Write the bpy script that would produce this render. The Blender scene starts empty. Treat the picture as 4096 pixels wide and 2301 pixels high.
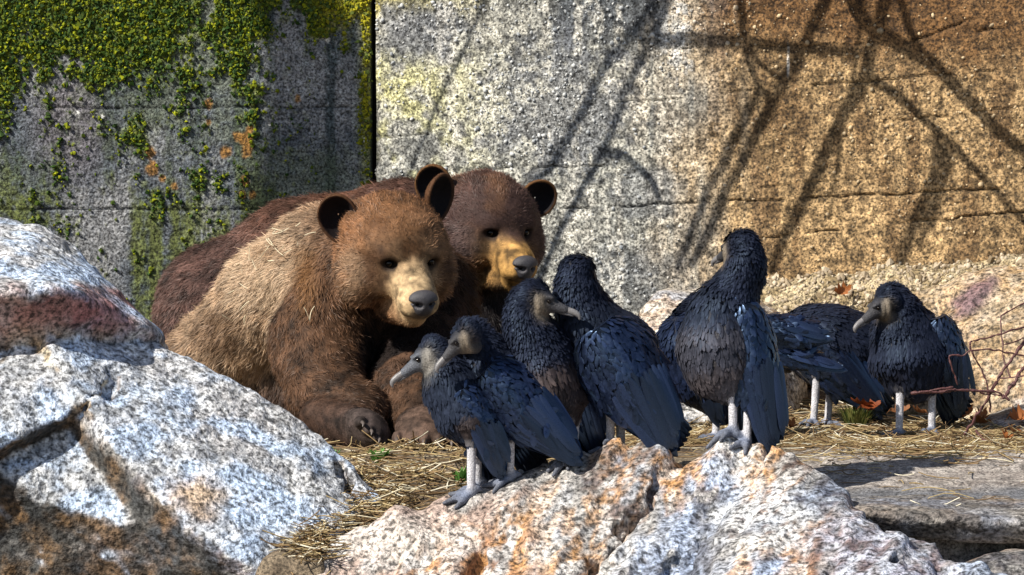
import bpy, bmesh, math
import numpy as np
from mathutils import Vector, Matrix

# ---------------------------------------------------------------- camera, light
scene = bpy.context.scene
COL = scene.collection
F_PX = 14372.0            # focal length in photograph pixels (photograph 4096 x 2301)
PITCH = math.atan(550.0 / F_PX)
CAM = np.array([0.0, 0.0, 0.81])
R_ = np.array([1.0, 0, 0])
U_ = np.array([0, math.sin(PITCH), math.cos(PITCH)])
D_ = np.array([0, math.cos(PITCH), -math.sin(PITCH)])

cam_data = bpy.data.cameras.new('camera')
cam = bpy.data.objects.new('camera', cam_data)
COL.objects.link(cam)
cam.location = CAM
cam.rotation_euler = (math.pi / 2 - PITCH, 0, 0)
cam_data.sensor_width = 36.0
cam_data.lens = 36.0 * F_PX / 4096.0
cam_data.clip_end = 2000.0
cam_data.clip_start = 0.05
scene.camera = cam

SUN = np.array([-0.62, -0.44, 0.64])
SUN = SUN / np.linalg.norm(SUN)
sun_el = math.asin(SUN[2])
sun_az = math.atan2(SUN[0], SUN[1])          # clockwise from +Y
world = bpy.data.worlds.new('World')
scene.world = world
world.use_nodes = True
wn = world.node_tree.nodes
wn.clear()
sky = wn.new('ShaderNodeTexSky')
sky.sky_type = 'NISHITA'
sky.sun_disc = False
sky.sun_elevation = sun_el
sky.sun_rotation = sun_az
bgn = wn.new('ShaderNodeBackground')
bgn.inputs['Strength'].default_value = 0.075
wo = wn.new('ShaderNodeOutputWorld')
world.node_tree.links.new(sky.outputs[0], bgn.inputs[0])
world.node_tree.links.new(bgn.outputs[0], wo.inputs[0])

sl = bpy.data.lights.new('sun', 'SUN')
sl.energy = 5.0
sl.angle = math.radians(0.53)
sl.color = (1.0, 0.93, 0.82)
so = bpy.data.objects.new('sun', sl)
COL.objects.link(so)
so.rotation_euler = Vector(tuple(SUN)).to_track_quat('Z', 'Y').to_euler()
so.location = (-6, -2, 8)

scene.view_settings.view_transform = 'Standard'
scene.view_settings.look = 'None'
scene.view_settings.exposure = 0.5
scene.view_settings.gamma = 1.0
scene.cycles.max_bounces = 6
scene.cycles.diffuse_bounces = 3

# ---------------------------------------------------------------- helpers
def P(px, py, d):
    """point at photograph pixel (px,py) and distance d from the camera plane"""
    return CAM + d * (D_ + (px - 2048.0) / F_PX * R_ + (1150.5 - py) / F_PX * U_)

def proj(v):
    q = v - CAM
    d = q @ D_
    return 2048 + F_PX * (q @ R_) / d, 1150.5 - F_PX * (q @ U_) / d, d

def unit(v):
    v = np.asarray(v, float)
    return v / (np.linalg.norm(v, axis=-1, keepdims=True) + 1e-12)

_rng0 = np.random.default_rng(7)
_TAB = _rng0.random(65536).astype(np.float32)

def vnoise(p, seed=0):
    p = np.asarray(p, np.float32)
    i = np.floor(p).astype(np.int64)
    f = p - i
    f = f * f * f * (f * (f * 6 - 15) + 10)
    out = np.zeros(p.shape[:-1], np.float32)
    for dx in (0, 1):
        wx = f[..., 0] if dx else 1 - f[..., 0]
        for dy in (0, 1):
            wy = f[..., 1] if dy else 1 - f[..., 1]
            for dz in (0, 1):
                wz = f[..., 2] if dz else 1 - f[..., 2]
                h = ((i[..., 0] + dx) * 73856093) ^ ((i[..., 1] + dy) * 19349663) ^ ((i[..., 2] + dz) * 83492791) ^ (seed * 2654435)
                h = (h ^ (h >> 13)) & 65535
                out += wx * wy * wz * _TAB[h]
    return out * 2 - 1

def fbm(p, scale, octaves=4, seed=0, gain=0.5):
    p = np.asarray(p, np.float32) * scale
    a, s, t = 1.0, 0.0, 0.0
    for o in range(octaves):
        s = s + a * vnoise(p, seed + o * 17)
        t += a
        a *= gain
        p = p * 2.03 + 11.3
    return s / t

def sstep(a, b, x):
    t = np.clip((x - a) / (b - a), 0, 1)
    return t * t * (3 - 2 * t)

def mixc(a, b, t):
    a = np.asarray(a, float); b = np.asarray(b, float)
    return a + (b - a) * np.asarray(t)[..., None]

# ---- mesh creation
def mesh_np(name, verts, faces, col=None, smooth=True):
    """faces: (n,4) or (n,3) int array, or a list of such arrays"""
    me = bpy.data.meshes.new(name)
    if not isinstance(faces, list):
        faces = [faces]
    faces = [np.asarray(f, np.int32) for f in faces if len(f)]
    loops = np.concatenate([f.ravel() for f in faces])
    sizes = np.concatenate([np.full(len(f), f.shape[1], np.int32) for f in faces])
    starts = np.concatenate([[0], np.cumsum(sizes)[:-1]]).astype(np.int32)
    verts = np.asarray(verts, np.float32)
    me.vertices.add(len(verts)); me.vertices.foreach_set('co', verts.ravel())
    me.loops.add(len(loops)); me.loops.foreach_set('vertex_index', loops)
    me.polygons.add(len(sizes)); me.polygons.foreach_set('loop_start', starts)
    me.polygons.foreach_set('use_smooth', np.full(len(sizes), smooth, bool))
    me.update(calc_edges=True)
    me.validate()
    if col is not None:
        a = me.color_attributes.new('Col', 'FLOAT_COLOR', 'POINT')
        c = np.ones((len(verts), 4), np.float32)
        c[:, :3] = col
        a.data.foreach_set('color', c.ravel())
    return me

def link(name, me, mat=None, parent=None):
    o = bpy.data.objects.new(name, me)
    COL.objects.link(o)
    if mat is not None and me is not None and not me.materials:
        me.materials.append(mat)
    if parent is not None:
        o.parent = parent
        o.matrix_parent_inverse = parent.matrix_world.inverted()
    return o

def tag(o, label, cat=None, group=None, kind=None):
    o['label'] = label
    if cat: o['category'] = cat
    if group: o['group'] = group
    if kind: o['kind'] = kind
    return o

def empty(name, loc, label, cat, group=None):
    o = bpy.data.objects.new(name, None)
    COL.objects.link(o)
    o.empty_display_size = 0.1
    o.location = loc
    bpy.context.view_layer.update()
    return tag(o, label, cat, group)

# ---- signed distance modelling
def rotm(x, y):
    """orthonormal frame with first axis x and second near y (columns)"""
    x = unit(x); z = unit(np.cross(x, y)); y = np.cross(z, x)
    return np.stack([x, y, z], 1)

class Shape:
    """smooth union of ellipsoids and tapered capsules, each with its own attributes"""
    def __init__(self, voxel):
        self.v = voxel
        self.prims = []
    def ell(self, c, r, rot=None, k=0.04, op='add', **at):
        self.prims.append(('e', np.asarray(c, float), np.asarray(r, float) * np.ones(3), np.eye(3) if rot is None else rot, k, op, at))
    def cone(self, a, b, ra, rb, k=0.04, op='add', **at):
        self.prims.append(('c', np.asarray(a, float), np.asarray(b, float), (ra, rb), k, op, at))
    def chain(self, pts, rad, k=0.04, **at):
        for i in range(len(pts) - 1):
            self.cone(pts[i], pts[i + 1], rad[i], rad[i + 1], k, **at)
    @staticmethod
    def dist(pr, X):
        if pr[0] == 'e':
            q = (X - pr[1]) @ pr[3]
            k0 = np.sqrt(((q / pr[2]) ** 2).sum(-1))
            k1 = np.sqrt(((q / pr[2] ** 2) ** 2).sum(-1)) + 1e-9
            return k0 * (k0 - 1) / k1
        a, b, (ra, rb) = pr[1], pr[2], pr[3]
        ab = b - a
        t = np.clip(((X - a) @ ab) / (ab @ ab + 1e-12), 0, 1)
        return np.linalg.norm(X - a - t[..., None] * ab, axis=-1) - (ra + (rb - ra) * t)
    def bounds(self, pr):
        if pr[0] == 'e':
            r = np.max(pr[2]); return pr[1] - r, pr[1] + r
        r = max(pr[3])
        return np.minimum(pr[1], pr[2]) - r, np.maximum(pr[1], pr[2]) + r
    def build(self, noise=None):
        v = self.v
        adds = [p for p in self.prims if p[5] == 'add']
        lo = np.min([self.bounds(p)[0] for p in adds], 0) - 0.03
        hi = np.max([self.bounds(p)[1] for p in adds], 0) + 0.03
        n = np.ceil((hi - lo) / v).astype(int) + 1
        G = np.full(n, 0.5, np.float32)
        for pr in self.prims:
            k = pr[4]
            l, h = self.bounds(pr)
            m = k + 3 * v
            i0 = np.maximum(np.floor((l - m - lo) / v).astype(int), 0)
            i1 = np.minimum(np.ceil((h + m - lo) / v).astype(int) + 1, n)
            if np.any(i1 <= i0): continue
            ax = [lo[j] + v * np.arange(i0[j], i1[j]) for j in range(3)]
            X = np.stack(np.meshgrid(*ax, indexing='ij'), -1)
            d = self.dist(pr, X)
            sub = G[i0[0]:i1[0], i0[1]:i1[1], i0[2]:i1[2]]
            if pr[5] == 'add':
                hh = np.clip(0.5 + 0.5 * (sub - d) / k, 0, 1)
                new = sub + (d - sub) * hh - k * hh * (1 - hh)
            else:
                hh = np.clip(0.5 - 0.5 * (sub + d) / k, 0, 1)
                new = sub + (-d - sub) * hh + k * hh * (1 - hh)
            G[i0[0]:i1[0], i0[1]:i1[1], i0[2]:i1[2]] = new
        V, Fq = surface_nets(G)
        V = V * v + lo
        return V, Fq
    def attrs(self, V, names, tau=0.02):
        adds = [p for p in self.prims if p[5] == 'add']
        Dm = np.stack([self.dist(p, V) for p in adds], 1)
        W = np.exp(-(Dm - Dm.min(1, keepdims=True)) / tau)
        W /= W.sum(1, keepdims=True)
        out = {}
        for nm, default in names.items():
            A = np.array([np.asarray(p[6].get(nm, default), float) * np.ones_like(np.asarray(default, float)) for p in adds])
            out[nm] = W @ A if A.ndim > 1 else W @ A[:, None][:, 0]
        return out

def surface_nets(G):
    s = G < 0
    n = np.array(G.shape)
    c = [slice(0, -1), slice(1, None)]
    cnt = np.zeros(n - 1, np.int8)
    for a in (0, 1):
        for b in (0, 1):
            for d in (0, 1):
                cnt += s[c[a], c[b], c[d]]
    idx = np.argwhere((cnt > 0) & (cnt < 8))
    acc = np.zeros((len(idx), 3)); num = np.zeros(len(idx))
    corners = [(a, b, d) for a in (0, 1) for b in (0, 1) for d in (0, 1)]
    vals = {q: G[idx[:, 0] + q[0], idx[:, 1] + q[1], idx[:, 2] + q[2]].astype(float) for q in corners}
    for q in corners:
        for ax in range(3):
            if q[ax]: continue
            q2 = list(q); q2[ax] = 1; q2 = tuple(q2)
            a, b = vals[q], vals[q2]
            m = (a < 0) != (b < 0)
            t = np.where(m, a / np.where(m, a - b, 1), 0)
            for j in range(3):
                acc[:, j] += np.where(m, q[j] + (t if j == ax else 0), 0)
            num += m
    V = idx + acc / num[:, None]
    vid = np.full(n - 1, -1, np.int64)
    vid[idx[:, 0], idx[:, 1], idx[:, 2]] = np.arange(len(idx))
    faces = []
    for ax in range(3):
        b, d = (ax + 1) % 3, (ax + 2) % 3
        s0 = [slice(1, -1)] * 3; s1 = [slice(1, -1)] * 3
        s0[ax] = slice(0, -1); s1[ax] = slice(1, None)
        A = s[tuple(s0)]; B = s[tuple(s1)]
        e = np.argwhere(A != B)
        off = np.ones(3, int); off[ax] = 0
        e = e + off
        inside = s[e[:, 0], e[:, 1], e[:, 2]]
        def vi(db, dd):
            q = e.copy(); q[:, b] += db; q[:, d] += dd
            return vid[q[:, 0], q[:, 1], q[:, 2]]
        quad = np.stack([vi(-1, -1), vi(0, -1), vi(0, 0), vi(-1, 0)], 1)
        quad[~inside] = quad[~inside][:, ::-1]
        faces.append(quad)
    Fq = np.concatenate(faces)
    Fq = Fq[(Fq >= 0).all(1)]
    return V, Fq

def vnormals(V, Fq):
    a = V[Fq[:, 2]] - V[Fq[:, 0]]; b = V[Fq[:, 3 if Fq.shape[1] == 4 else 1]] - V[Fq[:, 1 if Fq.shape[1] == 4 else 0]]
    fn = np.cross(a, b)
    if Fq.shape[1] == 3: fn = -np.cross(a, b)
    N = np.zeros_like(V)
    for j in range(Fq.shape[1]):
        for ax in range(3):
            N[:, ax] += np.bincount(Fq[:, j], fn[:, ax], len(V))
    return unit(N)

def smooth_mesh(V, Fq, it=1, lam=0.5):
    for _ in range(it):
        S = np.zeros_like(V); C = np.zeros(len(V))
        for j in range(4):
            a, b = Fq[:, j], Fq[:, (j + 1) % 4]
            for ax in range(3):
                S[:, ax] += np.bincount(a, V[b, ax], len(V))
            C += np.bincount(a, minlength=len(V))
        V = V + lam * (S / C[:, None] - V)
    return V

def sample(V, Fq, n, rng, weight=None):
    T = np.concatenate([Fq[:, [0, 1, 2]], Fq[:, [0, 2, 3]]])
    ar = 0.5 * np.linalg.norm(np.cross(V[T[:, 1]] - V[T[:, 0]], V[T[:, 2]] - V[T[:, 0]]), axis=1)
    if weight is not None:
        ar = ar * weight[T].mean(1)
    cdf = np.cumsum(ar); cdf /= cdf[-1]
    t = np.searchsorted(cdf, rng.random(n))
    a, b = rng.random(n), rng.random(n)
    sw = a + b > 1
    a = np.where(sw, 1 - a, a); b = np.where(sw, 1 - b, b)
    return T[t], np.stack([1 - a - b, a, b], 1)

def interp(A, tri, bc):
    return (A[tri] * (bc[..., None] if A.ndim > 1 else bc)).sum(1)

def sweep(path, rad, n=8, closed_tip=True, flat=None, up=(0, 0, 1)):
    """tube along path; rad scalar or (w,h) per point"""
    path = np.asarray(path, float)
    m = len(path)
    rad = np.asarray(rad, float)
    if rad.ndim == 1: rad = np.stack([rad, rad], 1)
    T = unit(np.gradient(path, axis=0))
    V = []
    side = np.cross(T[0], up)
    if np.linalg.norm(side) < 1e-3: side = np.cross(T[0], (1, 0.3, 0))
    side = unit(side)
    for i in range(m):
        side = unit(side - T[i] * (side @ T[i]))
        nn = np.cross(side, T[i])
        for j in range(n):
            t = 2 * math.pi * j / n
            V.append(path[i] + side * math.cos(t) * rad[i, 0] + nn * math.sin(t) * rad[i, 1])
    V = np.array(V + [path[0], path[-1]])
    q = []; tr = []
    for i in range(m - 1):
        for j in range(n):
            k = (j + 1) % n
            q.append((i * n + j, i * n + k, (i + 1) * n + k, (i + 1) * n + j))
    for j in range(n):
        k = (j + 1) % n
        tr.append((m * n, k, j))
        tr.append((m * n + 1, (m - 1) * n + j, (m - 1) * n + k))
    return V, np.array(q), np.array(tr)

def catmull(pts, n):
    pts = np.asarray(pts, float)
    p = np.concatenate([[2 * pts[0] - pts[1]], pts, [2 * pts[-1] - pts[-2]]])
    out = []
    m = len(pts) - 1
    for t in np.linspace(0, m - 1e-6, n):
        i = int(t); u = t - i
        a, b, c, d = p[i], p[i + 1], p[i + 2], p[i + 3]
        out.append(0.5 * (2 * b + (c - a) * u + (2 * a - 5 * b + 4 * c - d) * u * u + (3 * b - a - 3 * c + d) * u ** 3))
    return np.array(out)

# ---- materials
class NT:
    def __init__(self, name):
        self.m = bpy.data.materials.new(name)
        self.m.use_nodes = True
        self.t = self.m.node_tree
        self.t.nodes.clear()
        self.out = self.n('ShaderNodeOutputMaterial')
        self.b = self.n('ShaderNodeBsdfPrincipled')
        self.l(self.b.outputs[0], self.out.inputs[0])
    def n(self, ty, **kw):
        x = self.t.nodes.new(ty)
        for k, v in kw.items(): setattr(x, k, v)
        return x
    def l(self, a, b): self.t.links.new(a, b)
    def noise(self, scale, detail=3, rough=0.55, vec=None):
        x = self.n('ShaderNodeTexNoise')
        x.inputs['Scale'].default_value = scale
        x.inputs['Detail'].default_value = detail
        x.inputs['Roughness'].default_value = rough
        if vec is not None: self.l(vec, x.inputs['Vector'])
        return x.outputs[0]
    def ramp(self, src, stops):
        r = self.n('ShaderNodeValToRGB')
        e = r.color_ramp.elements
        while len(e) < len(stops): e.new(0.5)
        for i, (p, c) in enumerate(stops):
            e[i].position = p
            e[i].color = (c, c, c, 1) if not hasattr(c, '__len__') else (*c, 1)
        self.l(src, r.inputs[0])
        return r.outputs[0]
    def mix(self, a, b, fac, mode='MIX'):
        x = self.n('ShaderNodeMix', data_type='RGBA', blend_type=mode)
        for s, i in ((fac, 0), (a, 6), (b, 7)):
            if hasattr(s, 'is_output') or hasattr(s, 'links'): self.l(s, x.inputs[i])
            else: x.inputs[i].default_value = s if i == 0 else (*s, 1)
        return x.outputs[2]
    def pos(self):
        return self.n('ShaderNodeTexCoord').outputs['Object']
    def bump(self, h, strength, dist, prev=None):
        b = self.n('ShaderNodeBump')
        b.inputs['Strength'].default_value = strength
        b.inputs['Distance'].default_value = dist
        self.l(h, b.inputs['Height'])
        if prev is not None: self.l(prev, b.inputs['Normal'])
        return b.outputs[0]

def vcol(nt):
    a = nt.n('ShaderNodeVertexColor'); a.layer_name = 'Col'
    return a.outputs[0]

def rock_mat(name, g1=150, dark=0.25, light=1.5, bump=0.5, rough=0.75):
    nt = NT(name)
    c = vcol(nt); v = nt.pos()
    n1 = nt.noise(g1, 2.5, 0.6, v)
    n2 = nt.noise(g1 * 2.3, 2, 0.6, v)
    n3 = nt.noise(g1 * 0.22, 5, 0.65, v)
    s1 = nt.ramp(n1, [(0.36, dark), (0.5, 0.95), (0.66, light)])
    s2 = nt.ramp(n2, [(0.33, 0.45), (0.45, 1.0), (0.7, 1.15)])
    s3 = nt.ramp(n3, [(0.33, 0.55), (0.5, 1.0), (0.7, 1.2)])
    x = nt.mix(c, s1, 1.0, 'MULTIPLY'); x = nt.mix(x, s2, 1.0, 'MULTIPLY'); x = nt.mix(x, s3, 1.0, 'MULTIPLY')
    nt.l(x, nt.b.inputs['Base Color'])
    b1 = nt.bump(n3, bump, 0.02)
    b2 = nt.bump(n1, bump, 0.006, b1)
    nt.l(b2, nt.b.inputs['Normal'])
    nt.b.inputs['Roughness'].default_value = rough
    nt.b.inputs['Specular IOR Level'].default_value = 0.35
    return nt.m

def plain_mat(name, col, rough=0.6, spec=0.3, var=0.25, scale=60, bump=0.2):
    nt = NT(name); v = nt.pos()
    n = nt.noise(scale, 4, 0.6, v)
    r = nt.ramp(n, [(0.3, 1 - var), (0.7, 1 + var)])
    x = nt.mix(col, r, 1.0, 'MULTIPLY')
    nt.l(x, nt.b.inputs['Base Color'])
    nt.l(nt.bump(n, bump, 0.004), nt.b.inputs['Normal'])
    nt.b.inputs['Roughness'].default_value = rough
    nt.b.inputs['Specular IOR Level'].default_value = spec
    return nt.m

def vc_mat(name, rough=0.6, spec=0.3, transl=0.0, var=0.2, scale=120, bump=0.3, sheen=0.0, sheen_col=(1, 1, 1), metallic=0.0, sub=None):
    nt = NT(name); c = vcol(nt); v = nt.pos()
    n = nt.noise(scale, 3, 0.6, v)
    r = nt.ramp(n, [(0.3, 1 - var), (0.7, 1 + var)])
    x = nt.mix(c, r, 1.0, 'MULTIPLY')
    nt.l(x, nt.b.inputs['Base Color'])
    if bump: nt.l(nt.bump(n, bump, 0.003), nt.b.inputs['Normal'])
    nt.b.inputs['Roughness'].default_value = rough
    nt.b.inputs['Specular IOR Level'].default_value = spec
    nt.b.inputs['Metallic'].default_value = metallic
    if sheen:
        nt.b.inputs['Sheen Weight'].default_value = sheen
        nt.b.inputs['Sheen Tint'].default_value = (*sheen_col, 1)
    if transl:
        tb = nt.n('ShaderNodeBsdfTranslucent'); nt.l(x, tb.inputs[0])
        ms = nt.n('ShaderNodeMixShader'); ms.inputs[0].default_value = transl
        nt.l(nt.b.outputs[0], ms.inputs[1]); nt.l(tb.outputs[0], ms.inputs[2]); nt.l(ms.outputs[0], nt.out.inputs[0])
    return nt.m
# ---------------------------------------------------------------- concrete walls
def ico_unit():
    bm = bmesh.new(); bmesh.ops.create_icosphere(bm, subdivisions=1, radius=1)
    V = np.array([v.co[:] for v in bm.verts]); T = np.array([[v.index for v in f.verts] for f in bm.faces]); bm.free()
    return V, T
ICO_V, ICO_T = ico_unit()
OCT_V = np.array([[1, 0, 0], [-1, 0, 0], [0, 1, 0], [0, -1, 0], [0, 0, 1], [0, 0, -1]], float)
OCT_T = np.array([[0, 2, 4], [2, 1, 4], [1, 3, 4], [3, 0, 4], [2, 0, 5], [1, 2, 5], [3, 1, 5], [0, 3, 5]])

def rand_rot(n, rng):
    q = unit(rng.normal(size=(n, 4)))
    w, x, y, z = q.T
    return np.stack([np.stack([1 - 2 * (y * y + z * z), 2 * (x * y - z * w), 2 * (x * z + y * w)], 1),
                     np.stack([2 * (x * y + z * w), 1 - 2 * (x * x + z * z), 2 * (y * z - x * w)], 1),
                     np.stack([2 * (x * z - y * w), 2 * (y * z + x * w), 1 - 2 * (x * x + y * y)], 1)], 1)

def blobs(C, rad, rng, base=(OCT_V, OCT_T), jitter=0.25):
    """many small irregular lumps in one mesh; rad (n,3)"""
    BV, BT = base
    n = len(C); R = rand_rot(n, rng)
    S = BV[None] * (1 + jitter * rng.normal(size=(n, len(BV), 1))) * rad[:, None, :]
    V = np.einsum('nij,nkj->nki', R, S) + C[:, None, :]
    T = BT[None] + (np.arange(n) * len(BV))[:, None, None]
    return V.reshape(-1, 3), T.reshape(-1, 3)

wall_mat = rock_mat('weathered_concrete', g1=120, dark=0.2, light=1.7, bump=0.6, rough=0.85)

def panel(name, A, B, zt, zb, nu, nz, disp, colf, thick=0.3):
    A = np.array([A[0], A[1], 0.0]); B = np.array([B[0], B[1], 0.0])
    u = np.linspace(0, 1, nu)
    z = np.concatenate([[3.2], np.linspace(zt, zb, nz)])
    U, Z = np.meshgrid(u, z, indexing='ij')
    V = A + (B - A) * U[..., None]; V[..., 2] = Z
    nrm = unit(np.array([(B - A)[1], -(B - A)[0], 0.0]))
    px, py, _ = proj(V)
    V = V + nrm * disp(V, px, py)[..., None]
    col = colf(V, px, py)
    nzz = nz + 1
    ids = np.arange(nu * nzz).reshape(nu, nzz)
    F = np.stack([ids[:-1, :-1], ids[:-1, 1:], ids[1:, 1:], ids[1:, :-1]], -1).reshape(-1, 4)
    back = V - nrm * thick
    # a coarse back and rim close the slab
    per = np.concatenate([ids[:, 0], ids[-1, 1:], ids[-2::-1, -1], ids[0, -2:0:-1]])
    Vf = V.reshape(-1, 3)
    n0 = len(Vf)
    Vb = Vf[per] - nrm * thick
    Vb = Vb - nrm * (((Vb - A) @ nrm) + thick)[:, None]
    k = len(per)
    rim = np.stack([per, np.roll(per, -1), n0 + np.roll(np.arange(k), -1), n0 + np.arange(k)], 1)
    Vall = np.concatenate([Vf, Vb, [Vb.mean(0)]])
    cap = np.stack([n0 + np.arange(k), n0 + np.roll(np.arange(k), -1), np.full(k, n0 + k)], 1)
    call = np.concatenate([col.reshape(-1, 3), col.reshape(-1, 3)[per], [[0.2, 0.2, 0.2]]])
    me = mesh_np(name, Vall, [F, rim, cap], call)
    return link(name, me, wall_mat), V, px, py, nrm

# --- left, mossy panel
LX0, LX1 = P(-1300, 600, 12.0), P(1482, 600, 12.0)
MX = [-400, 0, 60, 130, 200, 330, 400, 480, 560, 640, 690, 760, 830, 880, 960, 1010, 1060, 1150, 1250, 1330, 1420, 1500]
ML = [520, 470, 360, 260, 300, 330, 420, 470, 560, 520, 330, 210, 190, 430, 480, 420, 160, 120, 170, 210, 150, 140]
def moss_field(V, px, py):
    L = np.interp(px, MX, ML)
    st = fbm(np.stack([px / 46, py / 260, 0 * px], -1), 1.0, 3, 5)
    bl = fbm(np.stack([px / 60, py / 60, 0 * px], -1), 1.0, 4, 9)
    m = (L + 170 * st - py) / 260 + 1.25 * bl
    m = sstep(-0.25, 0.75, m + 0.35 * sstep(800, 300, px) * sstep(420, 100, py))
    # upper-left, mid brown gaps
    m = m * (1 - 0.75 * sstep(0.15, 0.5, fbm(np.stack([px / 130, py / 420, 0 * px], -1), 1.0, 3, 44)))
    edge = np.exp(-((px - 1462) / 26) ** 2) * sstep(1000, 500, py + 120 * st) * (0.7 + 0.5 * bl)
    low = sstep(0.22, 0.7, st * 0.9 + bl * 0.7) * sstep(350, 800, py) * 0.75 * sstep(1150, 700, px)
    fine = fbm(np.stack([px / 14, py / 18, 0 * px], -1), 1.0, 2, 91)
    spots = sstep(0.28, 0.6, fine + 0.55 * st + 0.25 * bl - 0.0003 * (py - 200)) * 0.9 * sstep(1320, 1000, px)
    low = np.maximum(low, spots)
    return np.clip(np.maximum(np.maximum(m, edge), low), 0, 1), edge
def grooveL(px, py):
    g = np.zeros_like(px)
    for y0, w in ((432, 3.0), (838, 3.5), (-30, 3.0)):
        yy = y0 + 3 * vnoise(np.stack([px / 90, 0 * px, 0 * px + y0], -1), 3)
        g = g + np.exp(-((py - yy) / w) ** 2)
    return g
def dispL(V, px, py):
    m, e = moss_field(V, px, py)
    d = 0.004 * fbm(V, 14, 4, 1) + 0.0035 * fbm(V, 90, 3, 2) + m * (0.006 + 0.008 * fbm(V, 70, 3, 8))
    return d - 0.008 * grooveL(px, py)
def colL(V, px, py):
    m, e = moss_field(V, px, py)
    n1 = fbm(V, 5, 5, 21); n2 = fbm(np.stack([px / 60, py / 500, 0 * px], -1), 1, 4, 23); n3 = fbm(V, 60, 3, 25)
    c = mixc((0.10, 0.115, 0.135), (0.235, 0.24, 0.25), sstep(-0.3, 0.5, n1 + 0.5 * n3))
    c = mixc(c, (0.035, 0.055, 0.062), sstep(-0.1, 0.45, n2 + 0.5 * n3) * 0.85)
    c = mixc(c, (0.20, 0.17, 0.19), 0.5 * sstep(150, 0, np.hypot(px - 280, (py - 500) * 0.6) - 60))
    c = mixc(c, (0.34, 0.36, 0.38), 0.6 * sstep(0.25, 0.6, n3 + 0.3 * n1) * sstep(300, 900, px))
    c = mixc(c, (0.085, 0.11, 0.055), 0.55 * sstep(-0.1, 0.5, fbm(V, 3, 4, 27) + 0.4 * n3))
    grn = mixc((0.02, 0.045, 0.012), (0.16, 0.19, 0.012), sstep(-0.5, 0.6, n3 * 1.2 + n1 * 0.6))
    grn = mixc(grn, (0.34, 0.31, 0.02), np.clip(e * 0.8 + sstep(1220, 1330, px) * sstep(240, 40, py), 0, 1))
    c = mixc(c, grn, np.clip(m * 0.95, 0, 1))
    # pale green algae low on the wall and in streaks
    c = mixc(c, (0.12, 0.14, 0.025), 0.75 * sstep(-0.1, 0.5, n2 + 0.5 * n1 + 0.5 * n3) * sstep(450, 900, py) * sstep(1300, 900, px))
    # orange lichen
    for (x, y, r) in ((985, 560, 26), (985, 605, 22), (950, 545, 18), (900, 610, 22), (835, 415, 16), (980, 725, 16), (1010, 780, 14), (970, 780, 14), (610, 672, 24), (650, 715, 12), (695, 745, 14), (1190, 395, 14), (870, 100, 14), (600, 605, 20), (835, 490, 10), (1000, 520, 14)):
        c = mixc(c, (0.30, 0.15, 0.035), 0.9 * sstep(1.25, 0.7, np.hypot(px - x, (py - y) * 0.85) / r + 0.6 * n3))
    for (x, y, r) in ((310, 455, 9), (410, 465, 8), (1310, 160, 11), (1460, 560, 10), (980, 330, 9), (700, 280, 9), (1080, 500, 6)):
        c = mixc(c, (0.75, 0.75, 0.72), sstep(1.3, 0.6, np.hypot(px - x, py - y) / r + 0.7 * n3))
    return c * (1 - 0.45 * np.clip(grooveL(px, py), 0, 1))[..., None]
wl, WLV, WLX, WLY, WLN = panel('concrete_wall', LX0[:2], LX1[:2], 1.50, -0.3, 560, 360, dispL, colL)
tag(wl, 'dark concrete wall panel with hanging green moss, behind the brown bears', 'wall')

# --- right, pale to ochre panel, turning towards the viewer
RX0, RX1 = P(1496, 600, 11.97), P(4950, 600, 10.96)
def linesR(px, py):
    g = np.zeros_like(px)
    for (x0, y0, sl, xa, xb, w, s) in ((1496, 545, -0.03, 1496, 1720, 3, .8), (1496, 735, -0.06, 1496, 1640, 3, .6), (1950, 678, -0.035, 1900, 2420, 3, .9), (2280, 835, -0.045, 2250, 4400, 4, 1.0),
                                   (2600, 400, -0.085, 2350, 4400, 3.5, .8), (3000, 955, -0.10, 2900, 4400, 4, 1.0), (3720, 470, -0.12, 3550, 4400, 3.5, .9),
                                   (2700, 195, -0.02, 2620, 3500, 3, .6), (2900, 760, -0.08, 2800, 3500, 3, .6), (3560, 690, -0.1, 3500, 3750, 2.5, .5), (3650, 170, -0.42, 3640, 3860, 4, .9), (3890, 130, -0.15, 3850, 4080, 4, .9)):
        yy = y0 + sl * (px - x0) + 5 * vnoise(np.stack([px / 60, 0 * px, 0 * px + y0], -1), 4) + 2 * vnoise(np.stack([px / 14, 0 * px, 0 * px + y0], -1), 6)
        br = sstep(-0.5, 0.0, vnoise(np.stack([px / 110, 0 * px, 0 * px + y0 * 3], -1), 8))
        g = g + s * br * np.exp(-((py - yy) / w) ** 2) * sstep(xa - 20, xa + 20, px) * sstep(xb + 20, xb - 20, px)
    return np.clip(g, 0, 1.2)
def dispR(V, px, py):
    pit = fbm(V, 75, 3, 31)
    agg = sstep(0.1, 0.5, fbm(V, 5, 4, 33))
    d = 0.006 * fbm(V, 9, 4, 30) + (0.003 + 0.004 * agg) * pit
    edge = sstep(24, 4, px - 1496 + 10 * vnoise(np.stack([py / 25, 0 * py, 0 * py], -1), 3))
    return d - 0.012 * linesR(px, py) - 0.02 * edge
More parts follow.
